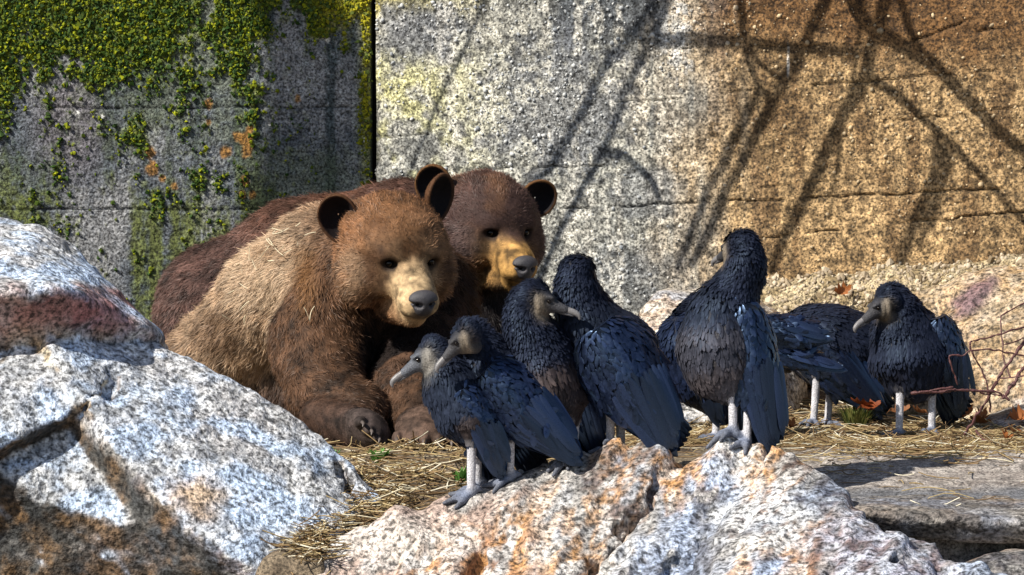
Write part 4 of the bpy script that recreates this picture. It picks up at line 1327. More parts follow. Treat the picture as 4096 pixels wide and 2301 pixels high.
ROOT_LOC = np.zeros(3)
dg = bpy.context.evaluated_depsgraph_get()
from mathutils.bvhtree import BVHTree
def bvh(ob):
    return BVHTree.FromObject(ob, bpy.context.evaluated_depsgraph_get())
bpy.context.view_layer.update()
BV_OUT, BV_GND = bvh(out), bvh(ground)
def foot_hit(px, py, dmax=None):
    d = unit(P(px, py, 10) - CAM)
    for t in ((BV_OUT, BV_GND) if dmax is None else (BV_GND,)):
        h = t.ray_cast(Vector(tuple(CAM)), Vector(tuple(d)))
        if h[0] is not None: return np.array(h[0][:])
    return P(px, py, 9.2)
def drop(p, lift=0.3):
    """height of the rock or ground under p"""
    best = None
    for t in (BV_OUT, BV_GND):
        h = t.ray_cast(Vector((p[0], p[1], p[2] + lift)), Vector((0, 0, -1)))
        if h[0] is not None and (best is None or h[0][2] > best): best = h[0][2]
    return p[2] if best is None else best

def vulture(sp, seed):
    global ROOT_LOC
    rng = np.random.default_rng(seed)
    # distance: from the first foot's contact with the rock or ground
    fx, fy = sp['legs'][0][2:4]
    hit = foot_hit(fx, fy) if 'd' not in sp else P(fx, fy, sp['d'])
    D0 = (hit - CAM) @ D_
    Q = lambda px, py, dd=0.0: P(px, py, D0 + dd)
    root = empty('black_vulture', (hit[0], hit[1], hit[2]), sp['label'], 'vulture', 'black vultures standing by the bears')
    ROOT_LOC = hit
    S = Shape(0.0042)
    tp = sp['torso']
    tail_dir = unit(Q(*tp[-1][:3]) - Q(*tp[0][:3]))
    for i in range(len(tp) - 1):
        a, b = tp[i], tp[i + 1]
        cc = a[4] if len(a) > 4 else BROWN
        S.cone(Q(*a[:3]), Q(*b[:3]), a[3], b[3], .04, col=cc, fs=.032, lift=.10, flow=unit(Q(*b[:3]) - Q(*a[:3])) + g(0, 0, -.7))
    nk = sp['neck']
    for i in range(len(nk) - 1):
        a, b = nk[i], nk[i + 1]
        S.cone(Q(*a[:3]), Q(*b[:3]), a[3], b[3], .03, col=INK * 1.7, fs=.017, lift=.42, flow=unit(Q(*b[:3]) - Q(*a[:3])))
    # head
    hx, hy, hd, yaw, pit = sp['head'][:5]
    hs = sp['head'][5] if len(sp['head']) > 5 else 1.0
    r, f, u = frame(yaw, pit)
    C = Q(hx, hy, hd)
    H = lambda a, b, c: C + hs * (a * r + b * f + c * u)
    R = np.stack([r, f, u], 1)
    sk = sp.get('skin', g(.026, .026, .030))
    S.ell(H(0, .006, -.001), g(.0200, .027, .0225) * hs, R, .008, col=sk, fs=0)
    S.cone(H(0, .018, -.003), H(0, .056, -.010), .0175 * hs, .0110 * hs, .008, col=sk * 1.5, fs=0)
    S.cone(H(0, .012, -.012), H(0, -.014, -.030), .014 * hs, .018 * hs, .010, col=sk, fs=0)
    fold = sp.get('fold', g(.20, .165, .125))
    for rr, ff, th, cc in ((.0265, -.004, .0052, fold), (.0235, .007, .0034, fold * .55)):       # wrinkled folds behind the face
        ring = [H(rr * math.cos(t), ff - .008 * math.sin(t), rr * math.sin(t) * 1.02 - .002) for t in np.linspace(-3.75, .62, 14)]
        for p_, q_ in zip(ring[:-1], ring[1:]):
            S.cone(p_, q_, th * hs, th * hs, .004, col=cc, fs=0)
    for q in (-1, 1):
        S.ell(H(q * .014, .020, .013), g(.008, .012, .005) * hs, R, .004, col=sk * 1.6, fs=0)       # brow
    S.ell(H(0, -.022, .006), g(.030, .026, .034) * hs, R, .005, col=INK * 1.7, fs=.013, lift=.3, flow=-f)
    S.ell(H(0, -.002, .0165), g(.0165, .022, .011) * hs, R, .004, col=INK * 1.7, fs=.011, lift=.2, flow=-f)
    S.cone(C * .5 + Q(*nk[0][:3]) * .5, Q(*nk[0][:3]), .028 * hs, nk[0][3], .02, col=INK * 1.7, fs=.014, lift=.35, flow=unit(Q(*nk[1][:3]) - C))
    for q in (-1, 1):
        S.ell(H(q * .0235, .019, .005), g(.006, .009, .008) * hs, R, .003, op='sub')
    # legs and feet
    for (kx, ky, px, py, *rest) in sp['legs']:
        dd = rest[0] if rest else 0.0
        ty = math.radians(rest[1]) if len(rest) > 1 else math.radians(sp.get('toe', -70))
        kn = Q(kx, ky - 38, dd)
        ft = Q(px, py, dd)
        ft = ft + g(0, 0, 1) * (drop(ft) - ft[2]) + g(0, 0, .012)
        S.cone(kn + g(0, 0, .05), kn + g(0, 0, .012), .036, .017, .02, col=BROWN * .9, fs=.014, lift=.1, flow=g(0, 0, -1))
        S.cone(kn + g(0, 0, .01), ft, .0125, .0105, .010, col=LEG, fs=0)
        for a, L in ((ty - .55, .055), (ty, .070), (ty + .55, .055), (ty + math.pi, .028)):
            dv = g(math.sin(a), -math.cos(a), 0)
            e1 = ft + dv * L * .55; e1[2] = max(drop(e1) + .011, ft[2] - .03)
            e2 = ft + dv * L; e2[2] = max(drop(e2) + .005, ft[2] - .045)
            S.cone(ft, e1, .0095, .0085, .006, col=g(.16, .19, .27), fs=0)
            S.cone(e1, e2, .0085, .0055, .006, col=g(.10, .11, .14), fs=0)
    V, Fq = S.build()
    V = smooth_mesh(V, Fq, 1, 0.5)
    N = vnormals(V, Fq)
    A = S.attrs(V, {'col': (0, 0, 0), 'fs': 0.0, 'lift': 0.2, 'flow': (0, 0, -1.0)}, tau=.003)
    n1 = fbm(V, 30, 3, seed)
    body = link('body', mesh_np('body', V, Fq, np.clip(A['col'] * (1 + .35 * n1)[:, None] * np.where(A['fs'] > .008, .8, 1)[:, None], 0, 1)), vskin, root)
    # contour feathers
    w = np.where(A['fs'] > .010, 1 / np.maximum(A['fs'], .012) ** 2, 0)
    area = 0.0
    n = sp.get('nf', 6500)
    tri, bc = sample(V, Fq, n, rng, w)
    p = interp(V, tri, bc); nn = unit(interp(N, tri, bc)); fs = interp(A['fs'], tri, bc); fl = interp(A['flow'], tri, bc); lf = interp(A['lift'], tri, bc); cc = interp(A['col'], tri, bc)
    L = fs * (.8 + .5 * rng.random(n))
    W = np.where(fs < .022, L * .30, L * .27)
    fl = fl + .5 * np.stack([fbm(p, 18, 2, 5), fbm(p, 18, 2, 6), fbm(p, 18, 2, 7)], 1)
    FVv, FT = feathers(p + nn * .001, nn, fl, L, W, lf * (.4 + rng.random(n)), rng)
    v = (.7 + .5 * rng.random(n) ** 1.5)[:, None]
    cc = np.clip(cc * v * (1 + .55 * fbm(p, 16, 3, seed + 3))[:, None], 0, 1)
    # paler, browner edges on the breast
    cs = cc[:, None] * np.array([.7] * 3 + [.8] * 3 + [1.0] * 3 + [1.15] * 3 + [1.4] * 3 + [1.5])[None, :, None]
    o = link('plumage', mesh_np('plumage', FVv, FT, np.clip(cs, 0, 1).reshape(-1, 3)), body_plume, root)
    o['kind'] = 'stuff'
    # beak and eyes
    pth = [H(0, .040, -.007), H(0, .060, -.010), H(0, .078, -.013), H(0, .090, -.019), H(0, .0925, -.029)]
    bv, bq, bt = sweep(catmull(pth, 12), catmull(np.array([[.011, .0105], [.0075, .0085], [.0065, .0075], [.005, .0055], [.001, .0012]]) * hs, 12), 10, up=u)
    link('beak', mesh_np('beak', bv, [bq, bt]), beak_mat, root)
    pth = [H(0, .045, -.016), H(0, .062, -.019), H(0, .078, -.0215)]
    bv, bq, bt = sweep(catmull(pth, 8), catmull(np.array([[.008, .005], [.006, .004], [.002, .002]]) * hs, 8), 8, up=u)
    link('lower_beak', mesh_np('lower_beak', bv, [bq, bt]), beak_dark, root)
    for q in (-1, 1):
        bm = bmesh.new(); bmesh.ops.create_uvsphere(bm, u_segments=10, v_segments=8, radius=.0052 * hs)
        me = bpy.data.meshes.new('eye'); bm.to_mesh(me); bm.free()
        for pl in me.polygons: pl.use_smooth = True
        e = link('eye', me, eye_nt.m); e.location = H(q * .0175, .019, .005)
        e.parent = root; e.matrix_parent_inverse = Matrix.Translation(-Vector(tuple(hit)))
    for wsp in sp['wings']:
        wing(root, Q, wsp, rng)
    if 'tail' in sp:
        (bx, by, bd), (tx, ty_, td), tw, tn = sp['tail']
        a, b = Q(bx, by, bd), Q(tx, ty_, td)
        ax = unit(b - a); tn = unit(g(*tn)); tn = unit(tn - ax * (tn @ ax)); sd = np.cross(tn, ax)
        nt_ = 8
        for i in range(nt_):
            q = (i / (nt_ - 1) - .5) * 2
            place('tail_feather', TF[i % 2], a + sd * q * tw * .25 + tn * .0015 * i, ax + sd * q * .18, tn, (np.linalg.norm(b - a) * (1 - .06 * q * q), np.linalg.norm(b - a) * 1.0 * (tw / .12), .6), root)
    return root

def wing(root, Q, wsp, rng):
    (wx, wy, wd), (tx, ty, td), width, nrm, bulge = wsp[:5]
    opt = wsp[5] if len(wsp) > 5 else {}
    a, b = Q(wx, wy, wd), Q(tx, ty, td)
    Lw = np.linalg.norm(b - a); ax = (b - a) / Lw
    n = unit(g(*nrm)); n = unit(n - ax * (n @ ax)); sd = np.cross(n, ax)
    if sd[2] < 0 and abs(sd[2]) > .25 or (abs(sd[2]) <= .25 and sd[0] < 0): sd = -sd
    def Sf(uu, vv):
        wp = np.interp(uu, [0, .06, .2, .45, .7, .9, 1], [.45, .75, 1, 1, .72, .4, .16]) * width
        cen = a + ax * (uu * Lw)[..., None] + n * (bulge * np.sin(np.pi * np.clip(uu * .8 + .12, 0, 1)))[..., None]
        return cen + sd * ((vv - .5) * wp)[..., None] - n * ((1.5 * wp * (vv - .5) ** 2))[..., None]
    nu, nv = 14, 9
    U, Vv = np.meshgrid(np.linspace(0, 1, nu), np.linspace(0, 1, nv), indexing='ij')
    T0 = Sf(U, Vv); B0 = T0 - n * .022
    ids = np.arange(nu * nv).reshape(nu, nv)
    F = np.stack([ids[:-1, :-1], ids[1:, :-1], ids[1:, 1:], ids[:-1, 1:]], -1).reshape(-1, 4)
    per = np.concatenate([ids[:, 0], ids[-1, 1:], ids[-2::-1, -1], ids[0, -2:0:-1]])
    rim = np.stack([per, np.roll(per, -1), nu * nv + np.roll(per, -1), nu * nv + per], 1)
    allV = np.concatenate([T0.reshape(-1, 3), B0.reshape(-1, 3)])
    base = opt.get('col', NAVY)
    wo_ = link('wing', mesh_np('wing', allV, [F, F[:, ::-1] + nu * nv, rim], np.tile(base * .6, (len(allV), 1))), wing_plume, root)
    bpy.context.view_layer.update()
    # coverts in rows
    ps, ns, fs, Ls, Ws, cs = [], [], [], [], [], []
    rows = np.linspace(.0, .60, 16)
    for i, u0 in enumerate(rows):
        L = np.interp(i, [0, 15], [.020, .046]) * opt.get('cs', 1.0)
        wloc = float(np.interp(u0, [0, .06, .2, .45, .7, .9, 1], [.45, .75, 1, 1, .72, .4, .16])) * width
        m = max(4, int(wloc / (L * .36)))
        for j in range(m):
            v0 = (j + .5 * (i % 2) + .25 + .3 * rng.normal()) / m
            v0 = min(max(v0, .02), .98)
            u1 = u0 + .015 * rng.normal()
            p0 = Sf(np.array(max(u1, 0)), np.array(v0)); p1 = Sf(np.array(u1 + .02), np.array(v0)); p2 = Sf(np.array(max(u1, 0)), np.array(v0 + .02))
            nn = unit(np.cross(p1 - p0, p2 - p0)); nn = nn * np.sign(nn @ n)
            ps.append(p0 + nn * .003); ns.append(nn); fs.append(p1 - p0 + sd * .004 * rng.normal()); Ls.append(L * (.85 + .4 * rng.random())); Ws.append(L * .42)
            cs.append(base * (.65 + .6 * rng.random() ** 1.6) * (1 + .2 * (i < 3)))
    ps, ns, fs, Ls, Ws, cs = map(np.array, (ps, ns, fs, Ls, Ws, cs))
    cs = cs * np.clip(1 + 1.1 * fbm(ps, 14, 3, 77), .35, 2.2)[:, None]
    FVv, FT = feathers(ps, ns, fs, Ls, Ws, .06 + .07 * rng.random(len(ps)), rng, .10, .08)
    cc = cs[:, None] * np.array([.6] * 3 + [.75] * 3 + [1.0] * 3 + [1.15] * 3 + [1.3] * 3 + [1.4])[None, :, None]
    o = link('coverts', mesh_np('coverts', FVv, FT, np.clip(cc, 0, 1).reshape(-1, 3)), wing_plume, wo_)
    o['kind'] = 'stuff'
    nf = opt.get('nf', 14)
    for i in range(nf):
        q = i / (nf - 1)
        v0 = .93 - .86 * q
        u0 = .40 + .10 * abs(q - .5) + .02 * rng.normal()
        p0 = Sf(np.array(u0), np.array(v0)); p1 = Sf(np.array(.80), np.array(.5 + (v0 - .5) * .9))
        ue = .86 + .2 * q if not opt.get('splay') else 1.02
        pe = Sf(np.array(min(ue, 1.0)), np.array(v0)) + ax * max(0, ue - 1) * Lw
        nn = n - sd * (v0 - .5) * -.8
        L = np.linalg.norm(pe - p0)
        fo = place('flight_feather', FF[rng.integers(3)], p0 + n * (.004 + .0012 * (nf - i) + .004 * (i % 2)), pe - p0 + sd * .01 * rng.normal(), unit(nn), (L, max(L, .14) * .9, max(L, .14) * .6), root)
        fo.parent = wo_
        fo.matrix_parent_inverse = Matrix.Identity(4)
        fo.matrix_parent_inverse = (root.matrix_world @ wo_.matrix_parent_inverse).inverted() if False else wo_.matrix_world.inverted()

SPECS = []
B_ = BROWN
# A: looking left over the rock, low and first in line
SPECS.append(dict(fold=g(.26, .245, .22), skin=g(.06, .066, .08), label='small vulture with its hooked beak pointing at the paler bear', d=8.93, legs=[(1888, 1815, 1884, 1952, .0, -75), (1912, 1812, 1908, 1945, .05, -60)],
    torso=[(1808, 1545, .05, .064, SLATE * 1.1), (1858, 1635, .05, .070, SLATE), (1895, 1712, .06, .046, B_)],
    neck=[(1752, 1418, .04, .034), (1768, 1470, .04, .040), (1795, 1540, .05, .056)], head=(1705, 1432, .03, -82, 24, 1.15),
    wings=[((1842, 1560, -.02), (2015, 1890, .02), .115, (-.1, -1, .15), .025)], tail=((1930, 1780, .08), (2020, 1915, .1), .10, (.2, -1, .3))))
# B: behind A's shoulder, face turned away
SPECS.append(dict(label='hunched vulture with big blue-black wing, overlapping the small one with the hooked beak', d=8.97, legs=[(2040, 1800, 2040, 1930, .0, -80), (2085, 1800, 2090, 1905, .10, -70)],
    torso=[(1955, 1490, .06, .072, SLATE), (2010, 1600, .07, .086, SLATE), (2035, 1695, .07, .052, B_)],
    neck=[(1890, 1348, .05, .040), (1905, 1390, .05, .056), (1935, 1460, .06, .078)], head=(1850, 1360, -.09, -78, 36, 1.05),
    wings=[((1945, 1475, -.045), (2320, 1835, -.01), .175, (-.05, -1, .35), .03)], tail=((2080, 1770, .08), (2185, 1880, .12), .12, (.2, -1, .4))))
# C: preening, head bent back to the right
SPECS.append(dict(label='brown-breasted vulture bending its pale head round to preen', d=9.02, legs=[(2268, 1720, 2268, 1838, .0, -30), (2300, 1720, 2297, 1832, .04, -60)],
    torso=[(2160, 1420, .03, .066, B_ * 1.1), (2178, 1530, .02, .076, B_ * 1.2), (2240, 1632, .03, .050, B_ * 1.2)],
    neck=[(2138, 1186, .0, .034), (2108, 1210, .0, .036), (2098, 1270, .0, .042), (2122, 1340, .01, .058), (2155, 1410, .02, .072)], head=(2165, 1208, -.02, 84, 8, 1.1),
    wings=[((2255, 1430, .02), (2400, 1800, .08), .11, (.45, -.9, .1), .02)], tail=((2300, 1700, .08), (2420, 1830, .12), .10, (.3, -1, .3))))
# D: wing towards us, head turned right away
SPECS.append(dict(label='large glossy vulture showing its whole folded wing, its face turned away', d=9.03, legs=[(2440, 1655, 2442, 1762, .05, -50), (2482, 1650, 2484, 1760, .08, -60)],
    torso=[(2360, 1300, .07, .075, SLATE), (2440, 1420, .08, .110, SLATE), (2470, 1500, .08, .090, B_), (2465, 1575, .07, .052, B_)],
    neck=[(2312, 1085, .05, .036), (2308, 1130, .05, .044), (2312, 1190, .06, .052), (2340, 1270, .07, .070)], head=(2330, 1105, .06, 165, 5, 1.05),
    wings=[((2390, 1310, -.045), (2700, 1800, -.01), .215, (-.05, -1, .3), .04, dict(cs=1.1))], tail=((2580, 1640, .08), (2740, 1790, .1), .12, (.2, -1, .4))))
# E: tallest, breast to the viewer
SPECS.append(dict(label='tallest vulture, breast to the viewer and neck stretched up', d=9.01, legs=[(2930, 1600, 2932, 1738, .0, -70), (2995, 1590, 2988, 1742, .0, -40)],
    torso=[(2880, 1260, .05, .078, SLATE * 1.1), (2872, 1380, .04, .092, g(.055, .052, .06)), (2890, 1455, .04, .086, B_ * 1.25), (2945, 1535, .05, .050, B_ * 1.2)],
    neck=[(2966, 985, .03, .036), (2978, 1040, .03, .042), (2972, 1100, .04, .046), (2930, 1190, .05, .066)], head=(2935, 1003, .04, -148, 8, 1.05),
    wings=[((2990, 1215, -.02), (3085, 1800, -.01), .135, (.32, -1, .1), .03), ((2785, 1270, .04), (2820, 1600, .08), .10, (-.8, -.7, .1), .01, dict(nf=8))],
    tail=((3000, 1600, .06), (3075, 1800, .05), .10, (.1, -1, .2))))
# H: behind E
SPECS.append(dict(label='vulture mostly hidden behind the tallest one, wing tips poking out', d=9.95, legs=[(2872, 1640, 2862, 1768, .0, -60), (2960, 1640, 2955, 1765, .06, -60)],
    torso=[(2740, 1370, .0, .075, NAVY), (2800, 1470, .03, .095, NAVY), (2900, 1580, .05, .075, B_)],
    neck=[(2790, 1240, .12, .035), (2770, 1280, .1, .045), (2750, 1340, .05, .062)], head=(2815, 1235, .13, 120, 10),
    wings=[((2725, 1330, -.06), (2885, 1690, -.02), .105, (-.35, -1, .2), .02, dict(nf=9)), ((3020, 1300, .02), (3320, 1348, .0), .10, (.1, -1, .3), .01, dict(nf=7)), ((3020, 1390, .03), (3372, 1464, .02), .06, (.1, -1, .5), .01, dict(nf=5))]))
# F: mound-backed, head hidden
SPECS.append(dict(label='round-backed vulture feeding with its head out of sight', d=10.50, legs=[(3268, 1545, 3254, 1690, .0, -20), (3325, 1548, 3310, 1688, .05, 40)],
    torso=[(3225, 1350, .08, .085, INK * 1.6), (3290, 1375, .08, .110, INK * 1.6), (3390, 1400, .09, .105, INK * 1.5), (3480, 1480, .1, .06, INK * 1.5)],
    neck=[(3140, 1420, .2, .036), (3160, 1380, .16, .045), (3200, 1350, .1, .06)], head=(3115, 1450, .22, -120, 40),
    wings=[((3215, 1305, -.03), (3535, 1640, .02), .185, (-.05, -1, .35), .03, dict(col=INK * 1.6))], tail=((3430, 1500, .1), (3545, 1670, .12), .1, (.2, -1, .4))))
# G: stocky, on the straw beside the brambles
SPECS.append(dict(label='stocky vulture beside the bramble canes, beak resting on its chest', d=10.18, legs=[(3602, 1585, 3596, 1722, .0, -50), (3728, 1585, 3727, 1722, .03, -20)],
    torso=[(3630, 1330, .06, .085, INK * 2), (3640, 1430, .05, .105, INK * 2.4), (3655, 1490, .05, .078, B_ * .8)],
    neck=[(3568, 1196, .03, .038), (3590, 1240, .03, .052), (3600, 1310, .04, .075)], head=(3528, 1226, -.02, -68, 24, 1.15),
    wings=[((3755, 1270, .0), (3850, 1640, .05), .125, (.3, -1, .1), .03, dict(col=INK * 1.9)), ((3530, 1330, .02), (3560, 1560, .06), .09, (-.75, -.8, .1), .01, dict(nf=7, col=INK * 1.7))],
    tail=((3760, 1540, .08), (3865, 1665, .1), .11, (.2, -1, .3))))
for i, sp in enumerate(SPECS):
    vulture(sp, 800 + i)
# ---------------------------------------------------------------- straw, leaves, brambles, weeds
BV_ALL = [BV_OUT, BV_GND, bvh(bould)]
def top_z(x, y):
    best = -1.0
    for t in BV_ALL[:2]:
        h = t.ray_cast(Vector((x, y, 0.6)), Vector((0, 0, -1)))
        if h[0] is not None: best = max(best, h[0][2])
    return best

def ribbons(P0, Dh, L, w, bend, rng, col):
    """thin three-sided stalks, each four segments long"""
    n = len(P0)
    up = np.array([0, 0, 1.0])
    sd = unit(np.cross(Dh, up + 0.01))
    V = []
    t = np.linspace(-.5, .5, 5)
    for q in t:
        c = P0 + Dh * (L * q)[:, None] + sd * (bend[:, :1] * (q * q) * L[:, None]) + up * (bend[:, 1:2] * (q * q) * L[:, None])
        for k in range(3):
            a = 2.094 * k
            V.append(c + sd * (math.cos(a) * w * .5)[:, None] + up * (math.sin(a) * w * .5)[:, None])
    V = np.stack(V, 1)
    Q = []
    for i in range(4):
        for k in range(3):
            k2 = (k + 1) % 3
            Q.append((i * 3 + k, i * 3 + k2, i * 3 + 3 + k2, i * 3 + 3 + k))
    Q = np.array(Q)[None] + (np.arange(n) * 15)[:, None, None]
    return V.reshape(-1, 3), Q.reshape(-1, 4), np.repeat(col, 15, 0)

rng = np.random.default_rng(900)
straw_mat = vc_mat('straw', 0.55, 0.35, transl=0.1, var=0.25, scale=150, bump=0)
def straw_cols(n):
    t = rng.random(n)
    c = mixc((.24, .16, .07), (.58, .46, .24), rng.random(n))
    c = np.where((t < .4)[:, None], mixc((.16, .10, .05), (.30, .20, .10), rng.random(n)), c)
    return np.where((t > .86)[:, None], mixc((.70, .62, .42), (.80, .76, .62), rng.random(n)), c)
pts = []
while len(pts) < 7000:
    x = rng.uniform(-.95, 1.75); y = rng.uniform(8.75, 11.1)
    n_ = float(fbm(np.array([[x, y, 0]]), 3.0, 3, 905)[0])
    dens = 1.0
    if x > .35: dens = float(sstep(9.42, 9.85, y + .35 * n_)) * .9 + .03
    if x < .35 and y < 9.0: dens = .5
    if x < .2: dens *= .38
    if y > 10.6: dens *= .5
    if -.52 < x < -.14 and 9.45 < y < 9.85: dens *= .25
    if rng.random() < dens * (0.55 + .8 * (n_ + .5)): pts.append((x, y))
pts = np.array(pts); n = len(pts)
z = ground_h(pts[:, 0], pts[:, 1])
pile = np.where(pts[:, 0] < .3, .006, .008)
P0 = np.stack([pts[:, 0], pts[:, 1], z + .003 + pile * rng.random(n) ** 2], 1)
an = rng.uniform(0, 2 * math.pi, n)
an = np.where(rng.random(n) < .55, rng.normal(0.1, .35, n), an)
el = rng.normal(0, 1, n) * np.where(pts[:, 0] < .3, .09, .06)
Dh = np.stack([np.cos(an) * np.cos(el), np.sin(an) * np.cos(el), np.sin(el)], 1)
L = rng.uniform(.03, .16, n) * np.where(rng.random(n) < .15, 1.5, 1)
P0[:, 2] += np.abs(np.sin(el)) * L * .4
V, Q_, C_ = ribbons(P0, Dh, L, rng.uniform(.0018, .0042, n), rng.normal(0, .35, (n, 2)), rng, straw_cols(n))
o = link('straw', mesh_np('straw', V, Q_, C_), straw_mat)
tag(o, 'dry golden straw strewn over the ground between the animals', 'straw', kind='stuff')

# the loose heap by the bear's paws and in the gap beside the boulder
def heap(cx, cy, n, sx, sy, h, lmin, lmax, steep):
    x = rng.normal(cx, sx, n); y = rng.normal(cy, sy, n)
    z = ground_h(x, y) + h * rng.random(n) * np.exp(-((x - cx) / sx) ** 2 * .5)
    a = rng.uniform(0, 6.28, n); e = rng.normal(0, steep, n)
    D = np.stack([np.cos(a) * np.cos(e), np.sin(a) * np.cos(e), np.sin(e)], 1)
    L = rng.uniform(lmin, lmax, n)
    Pn = np.stack([x, y, z + np.abs(np.sin(e)) * L * .45 + .004], 1)
    return ribbons(Pn, D, L, rng.uniform(.002, .0045, n), rng.normal(0, .3, (n, 2)), rng, straw_cols(n))
hp = P(1600, 1800, 9.65); hq = P(1560, 1990, 9.15); hr = P(1440, 2110, 8.98)
parts = [heap(hp[0], 9.60, 70, .09, .04, .008, .05, .14, .25), heap(hq[0], 9.28, 220, .12, .12, .008, .05, .2, .08), heap(hr[0], 9.0, 260, .07, .12, .02, .05, .18, .15), heap(hr[0] - .10, 8.84, 240, .04, .07, .012, .05, .16, .12)]
off = 0; VV = []; QQ = []; CC = []
for V, Q_, C_ in parts:
    VV.append(V); QQ.append(Q_ + off); CC.append(C_); off += len(V)
o = link('straw', mesh_np('straw', np.concatenate(VV), np.concatenate(QQ), np.concatenate(CC)), straw_mat)
tag(o, 'loose tangled straw heaped around the paler bear\'s front paws', 'straw', kind='stuff')

# straw caught in the paler bear's coat
bb = [c for c in b1.children if c.name.startswith('body')][0]
bv1 = bvh(bb)
ps = []; ds = []; Ls = []
for i in range(34):
    px, py = (rng.normal(1095, 60), rng.normal(990, 60)) if i < 22 else (rng.uniform(900, 1300), rng.uniform(850, 1300))
    d = unit(P(px, py, 10) - CAM)
    h = bv1.ray_cast(Vector(tuple(CAM)), Vector(tuple(d)))
    if h[0] is None: continue
    nn = np.array(h[1][:]); ps.append(np.array(h[0][:]) + nn * .022)
    a = rng.normal(size=3); a = unit(a - nn * (a @ nn) + nn * rng.normal() * .3); ds.append(a); Ls.append(rng.uniform(.015, .055))
n = len(ps)
V, Q_, C_ = ribbons(np.array(ps), np.array(ds), np.array(Ls), np.full(n, .0028), rng.normal(0, .2, (n, 2)), rng, np.tile(g(.78, .70, .50), (n, 1)))
o = link('straw_bits', mesh_np('straw_bits', V, Q_, C_), straw_mat)
tag(o, 'bits of straw caught in the paler bear\'s shaggy shoulder', 'straw', kind='stuff')

# fallen leaves
def leaf_mesh(col, curl):
    n = 15
    V = [(-.1, 0, 0)]; L = []; Rr = []
    cen = []
    for i in range(n):
        t = i / (n - 1)
        w = .30 * math.sin(math.pi * min(1, t * .95 + .04)) * (1 + .45 * math.sin(t * 22))
        zc = curl * (t - .5) ** 2
        cen.append((t, 0, zc)); L.append((t + .04, w, zc + curl * 1.6 * w * w + .12 * curl)); Rr.append((t + .04, -w, zc + curl * 1.9 * w * w))
    V = cen + L + Rr + [(-.18, 0, .05)]
    F = []
    for i in range(n - 1):
        F.append((i, i + 1, n + i + 1, n + i)); F.append((i + 1, i, 2 * n + i, 2 * n + i + 1))
    me = mesh_np('fallen_leaf', np.array(V), [np.array(F), np.array([[3 * n, 0, n]])], np.tile(col, (len(V), 1)) * (.8 + .4 * rng.random((len(V), 1))))
    me.materials.append(leaf_mat)
    return me
leaf_mat = vc_mat('dry_leaf', 0.6, 0.3, transl=0.2, var=0.35, scale=90, bump=0.3)
LM = [leaf_mesh(g(.21, .05, .014), .6), leaf_mesh(g(.34, .12, .035), 1.4), leaf_mesh(g(.24, .10, .04), .7)]
def leaf(px, py, d, size, mi, label, rz, tilt, group=None):
    p = P(px, py, d)
    o = bpy.data.objects.new('fallen_leaf', LM[mi]); COL.objects.link(o)
    o.location = (p[0], p[1], max(p[2], ground_h(p[0], np.array(p[1])) + .008)); o.scale = (size,) * 3
    o.rotation_euler = (tilt, -.2, rz)
    tag(o, label, 'leaf', group)
for px, py, s_, mi, rz, ti in ((3440, 1640, .065, 0, .3, .35), (3490, 1630, .068, 0, 2.8, .3), (3470, 1650, .055, 0, 1.4, .2)):
    leaf(px, py, 10.42, s_, mi, 'bright orange-red dry oak leaf curled beside the grass tuft', rz, ti, 'orange-red leaves by the grass tuft')
for px, py, d, s_, mi, rz, ti in ((3800, 1680, 10.45, .07, 1, .2, .5), (3845, 1672, 10.5, .07, 0, 2.0, .4), (3905, 1690, 10.4, .06, 1, 1, .3), (3960, 1700, 10.35, .06, 2, 3, .4), (4030, 1690, 10.3, .07, 1, .5, .6), (4075, 1740, 10.1, .06, 2, 2, .5), (3700, 1660, 10.5, .06, 2, 2.2, .4), (3150, 1720, 10.2, .05, 1, 1.2, .4), (3560, 1655, 10.5, .06, 2, .1, .4), (4020, 1790, 9.9, .05, 1, 1.5, .4), (3330, 1180, 11.26, .06, 1, .4, .9)):
    lb, gp = 'rust-brown dry oak leaf lying on the straw around the stocky vulture', 'rust-brown leaves on the straw'
    if px == 3150: lb, gp = 'single rust-brown leaf on the straw beside the tallest vulture', None
    if px == 3330: lb, gp = 'brown leaf caught on the pebbly footing above the round-backed vulture', None
    leaf(px, py, d, s_, mi, lb, rz, ti, gp)

# grass tuft and weeds
def blades(name, px, py, d, n, h, spread, c0, c1, label, wid=.004, cat='grass'):
    p = P(px, py, d); p[2] = top_z(p[0], p[1])
    bl = []
    V = []; F = []; C = []
    for i in range(n):
        a = rng.uniform(0, 6.28); r = spread * rng.random() ** .5; hh = h * rng.uniform(.5, 1)
        b = p + g(math.cos(a) * r * .35, math.sin(a) * r * .35, -.004)
        tip = p + g(math.cos(a) * r, math.sin(a) * r, hh)
        mid = (b + tip) / 2 + g(0, 0, hh * .2)
        sd = g(-math.sin(a), math.cos(a), 0) * wid
        k = len(V)
        V += [b - sd, b + sd, mid + sd * .9, mid - sd * .9, tip]
        F.append((k, k + 1, k + 2, k + 3)); bl.append((k + 3, k + 2, k + 4))
        cc = mixc(c0, c1, rng.random()); C += [cc * .7, cc * .7, cc, cc, cc * 1.1]
    o = link(name, mesh_np(name, np.array(V), [np.array(F), np.array(bl)], np.array(C)), grass_mat)
    tag(o, label, cat)
grass_mat = vc_mat('grass', 0.5, 0.3, transl=0.25, var=0.2, scale=80, bump=0)
blades('grass_tuft', 3425, 1660, 10.5, 220, .075, .08, g(.05, .09, .02), g(.26, .26, .08), 'green grass tuft on the straw behind the orange-red leaves', .0025)
blades('weed', 1515, 1890, 9.42, 26, .035, .04, g(.08, .20, .04), g(.16, .34, .08), 'small green weed in the straw below the near paw', .008, 'weed')
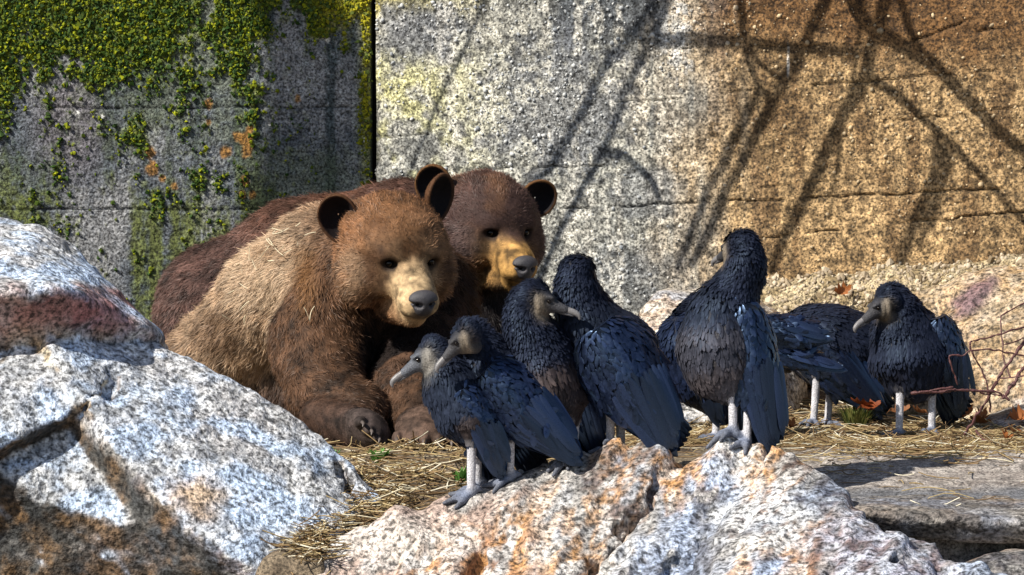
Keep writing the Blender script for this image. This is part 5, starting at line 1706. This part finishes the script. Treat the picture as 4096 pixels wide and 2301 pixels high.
blades('weed', 1845, 1880, 9.25, 24, .05, .03, g(.07, .20, .04), g(.18, .36, .08), 'leafy green weed just behind the small vulture\'s legs', .007, 'weed')
blades('weed', 1330, 1790, 9.55, 18, .03, .03, g(.06, .18, .05), g(.14, .32, .10), 'green weed growing on the boulder edge by the bear\'s elbow', .005, 'weed')

# bramble canes at the right
cane_mat = plain_mat('bramble_bark', (0.10, 0.042, 0.042), 0.6, 0.4, 0.4, 120, 0.4)
base = P(3862, 1740, 10.05)
br = empty('bramble', (base[0], base[1], 0.0), 'bare purple bramble canes arching in front of the ochre boulder', 'bramble')
CANES = [([(4260, 1150, 10.15), (4096, 1372, 10.05), (4039, 1448, 10.02), (3988, 1524, 10.0), (3958, 1584, 10.0), (3912, 1655, 10.02), (3858, 1742, 10.05)], .0052),
         ([(4200, 1330, 10.1), (4096, 1468, 10.0), (4054, 1534, 9.98), (4023, 1584, 9.97), (4010, 1600, 9.97)], .0062),
         ([(4180, 1190, 10.2), (4096, 1216, 10.15), (4018, 1256, 10.12), (4003, 1285, 10.1), (4008, 1372, 10.08), (4018, 1443, 10.06), (4042, 1510, 10.04)], .0028),
         ([(4180, 1300, 10.1), (4096, 1312, 10.05), (4039, 1322, 10.02), (3948, 1352, 10.0), (3887, 1367, 9.98), (3877, 1390, 9.98), (3892, 1420, 9.98), (3928, 1483, 10.0), (3953, 1564, 10.0), (3963, 1650, 10.02)], .0032),
         ([(4180, 1440, 10.0), (4096, 1423, 9.98), (4023, 1408, 9.96), (3963, 1400, 9.95), (3887, 1403, 9.94), (3852, 1423, 9.94), (3796, 1428, 9.93), (3812, 1483, 9.94), (3827, 1539, 9.95)], .0032),
         ([(4040, 1600, 9.97), (3978, 1569, 9.97), (3887, 1564, 9.95), (3812, 1561, 9.94), (3736, 1569, 9.93), (3645, 1572, 9.93)], .0050),
         ([(3812, 1550, 9.93), (3760, 1556, 9.92), (3700, 1566, 9.92), (3660, 1568, 9.92)], .0040),
         ([(4096, 1350, 10.04), (4035, 1375, 10.0), (4010, 1382, 10.0)], .0022),
         ([(3900, 1560, 9.96), (3940, 1575, 9.97), (4020, 1588, 9.97)], .0028),
         ([(3905, 1725, 10.0), (3950, 1770, 9.9), (4040, 1815, 9.8), (4130, 1850, 9.7)], .0036),
         ([(3954, 1590, 10.0), (3990, 1520, 9.97), (4060, 1508, 9.95), (4150, 1500, 9.95)], .0024)]
for pts, r in CANES:
    pth = catmull(PP(*pts), 9 * len(pts))
    pth = pth + .003 * np.stack([vnoise(pth * 60, 1), vnoise(pth * 60, 2), vnoise(pth * 60, 3)], 1)
    V, q, t = sweep(pth, .8 * r * (1 + .25 * rng.normal(size=len(pth))).clip(.6, 1.5), 6)
    link('cane', mesh_np('cane', V, [q, t]), cane_mat, br)

# small angular stone on the outcrop
p = P(3470, 2000, 8.72)
bmv = (rng.random((14, 3)) - .5) * g(.055, .05, .04)
p[2] = top_z(p[0], p[1]) + .012
bm = bmesh.new()
for v in bmv: bm.verts.new(tuple(v + p))
bmesh.ops.convex_hull(bm, input=bm.verts)
me = bpy.data.meshes.new('stone'); bm.to_mesh(me); bm.free()
tag(link('stone', me, plain_mat('grey_stone', (.30, .31, .33), .8, .3, .4, 140, .5)), 'small angular grey stone lying loose on the ridged outcrop', 'stone')

# ---------------------------------------------------------------- bare tree out of frame, whose branches shade the wall
def wall_point(px, py):
    ray = P(px, py, 10) - CAM
    if px > 1490: p0, nrm = RX0, WRN
    else: p0, nrm = LX0, WLN
    p0 = np.array([p0[0], p0[1], 0.0]); nrm = np.array(nrm)
    t = ((p0 - CAM) @ nrm) / (ray @ nrm)
    return CAM + ray * t
SH = [([(3420, -420), (3330, -60), (3180, 249), (3048, 489), (2932, 713), (2857, 870), (2766, 1069)], 34), ([(3000, 420), (2915, 597), (2832, 763), (2766, 928), (2708, 1078)], 28),
      ([(2900, -400), (2960, -50), (2981, 191), (3031, 356), (3000, 430)], 28), ([(3031, 356), (3090, 400)], 34),
      ([(3640, -400), (3560, -60), (3479, 224), (3462, 307), (3346, 514), (3247, 746), (3139, 953), (3081, 1094)], 38), ([(3480, -300), (3454, 33), (3412, 307), (3371, 514), (3321, 870)], 16),
      ([(3462, 300), (3595, 390), (3761, 539), (3926, 705), (4092, 879), (4250, 1020)], 32), ([(3330, -350), (3430, 40), (3553, 149), (3719, 249), (3885, 414), (4009, 539), (4150, 640)], 52),
      ([(3761, 539), (3736, 721), (3661, 895), (3595, 1053)], 42), ([(3802, 590), (3752, 788), (3678, 995)], 26), ([(2560, 150), (2683, 158), (2932, 166), (3180, 191), (3430, 210)], 40),
      ([(2760, -400), (2602, 40), (2436, 240), (2328, 448), (2212, 655), (2130, 745)], 30), ([(2800, -380), (2700, -60), (2602, 149), (2503, 365), (2403, 613), (2270, 870), (2146, 1144)], 28),
      ([(2403, 613), (2503, 630), (2610, 730), (2640, 800)], 32), ([(2080, -400), (1960, -60), (1864, 182), (1773, 356), (1690, 564), (1624, 730)], 15),
      ([(900, -420), (1030, -20), (1150, 260), (1230, 422), (1329, 611), (1410, 727)], 17), ([(3590, -60), (3640, 120), (3700, 230)], 30), ([(2985, 190), (3110, 310), (3180, 250)], 20)]
bark = plain_mat('bark', (0.09, 0.075, 0.06), 0.85, 0.2, 0.4, 40, 0.6)
TD = 1.6
tree = empty('bare_tree', (-5.5, 9.0, -0.4), 'tall bare tree whose branches throw the shadows across the wall', 'tree')
for pts, w in SH:
    W3 = np.array([wall_point(*q) + SUN * TD for q in pts])
    pth = catmull(W3, 6 * len(pts))
    d_ = 11.6
    rr = np.linspace(1.1, .75, len(pth)) * (w / F_PX * d_) * .58
    V, q, t = sweep(pth, rr, 7)
    link('branch', mesh_np('branch', V, [q, t]), bark, tree)
lz = [wall_point(px, -420) + SUN * TD for px in (900, 2080, 2760, 3330, 3640)]
limb = np.array([[-5.5, 9, -.6], [-5.4, 9.05, 1.5], [-5.0, 9.2, 3.3], [-4.0, 9.6, 4.4]] + [list(p + g(0, 0, .25)) for p in lz])
V, q, t = sweep(catmull(limb, 50), np.linspace(.16, .05, 50), 10)
link('trunk', mesh_np('trunk', V, [q, t]), bark, tree)
for p in lz:
    V, q, t = sweep(np.array([p + g(-.05, 0, .27), p + g(0, 0, .1), p]), [.04, .03, .02], 7)
    link('branch', mesh_np('branch', V, [q, t]), bark, tree)
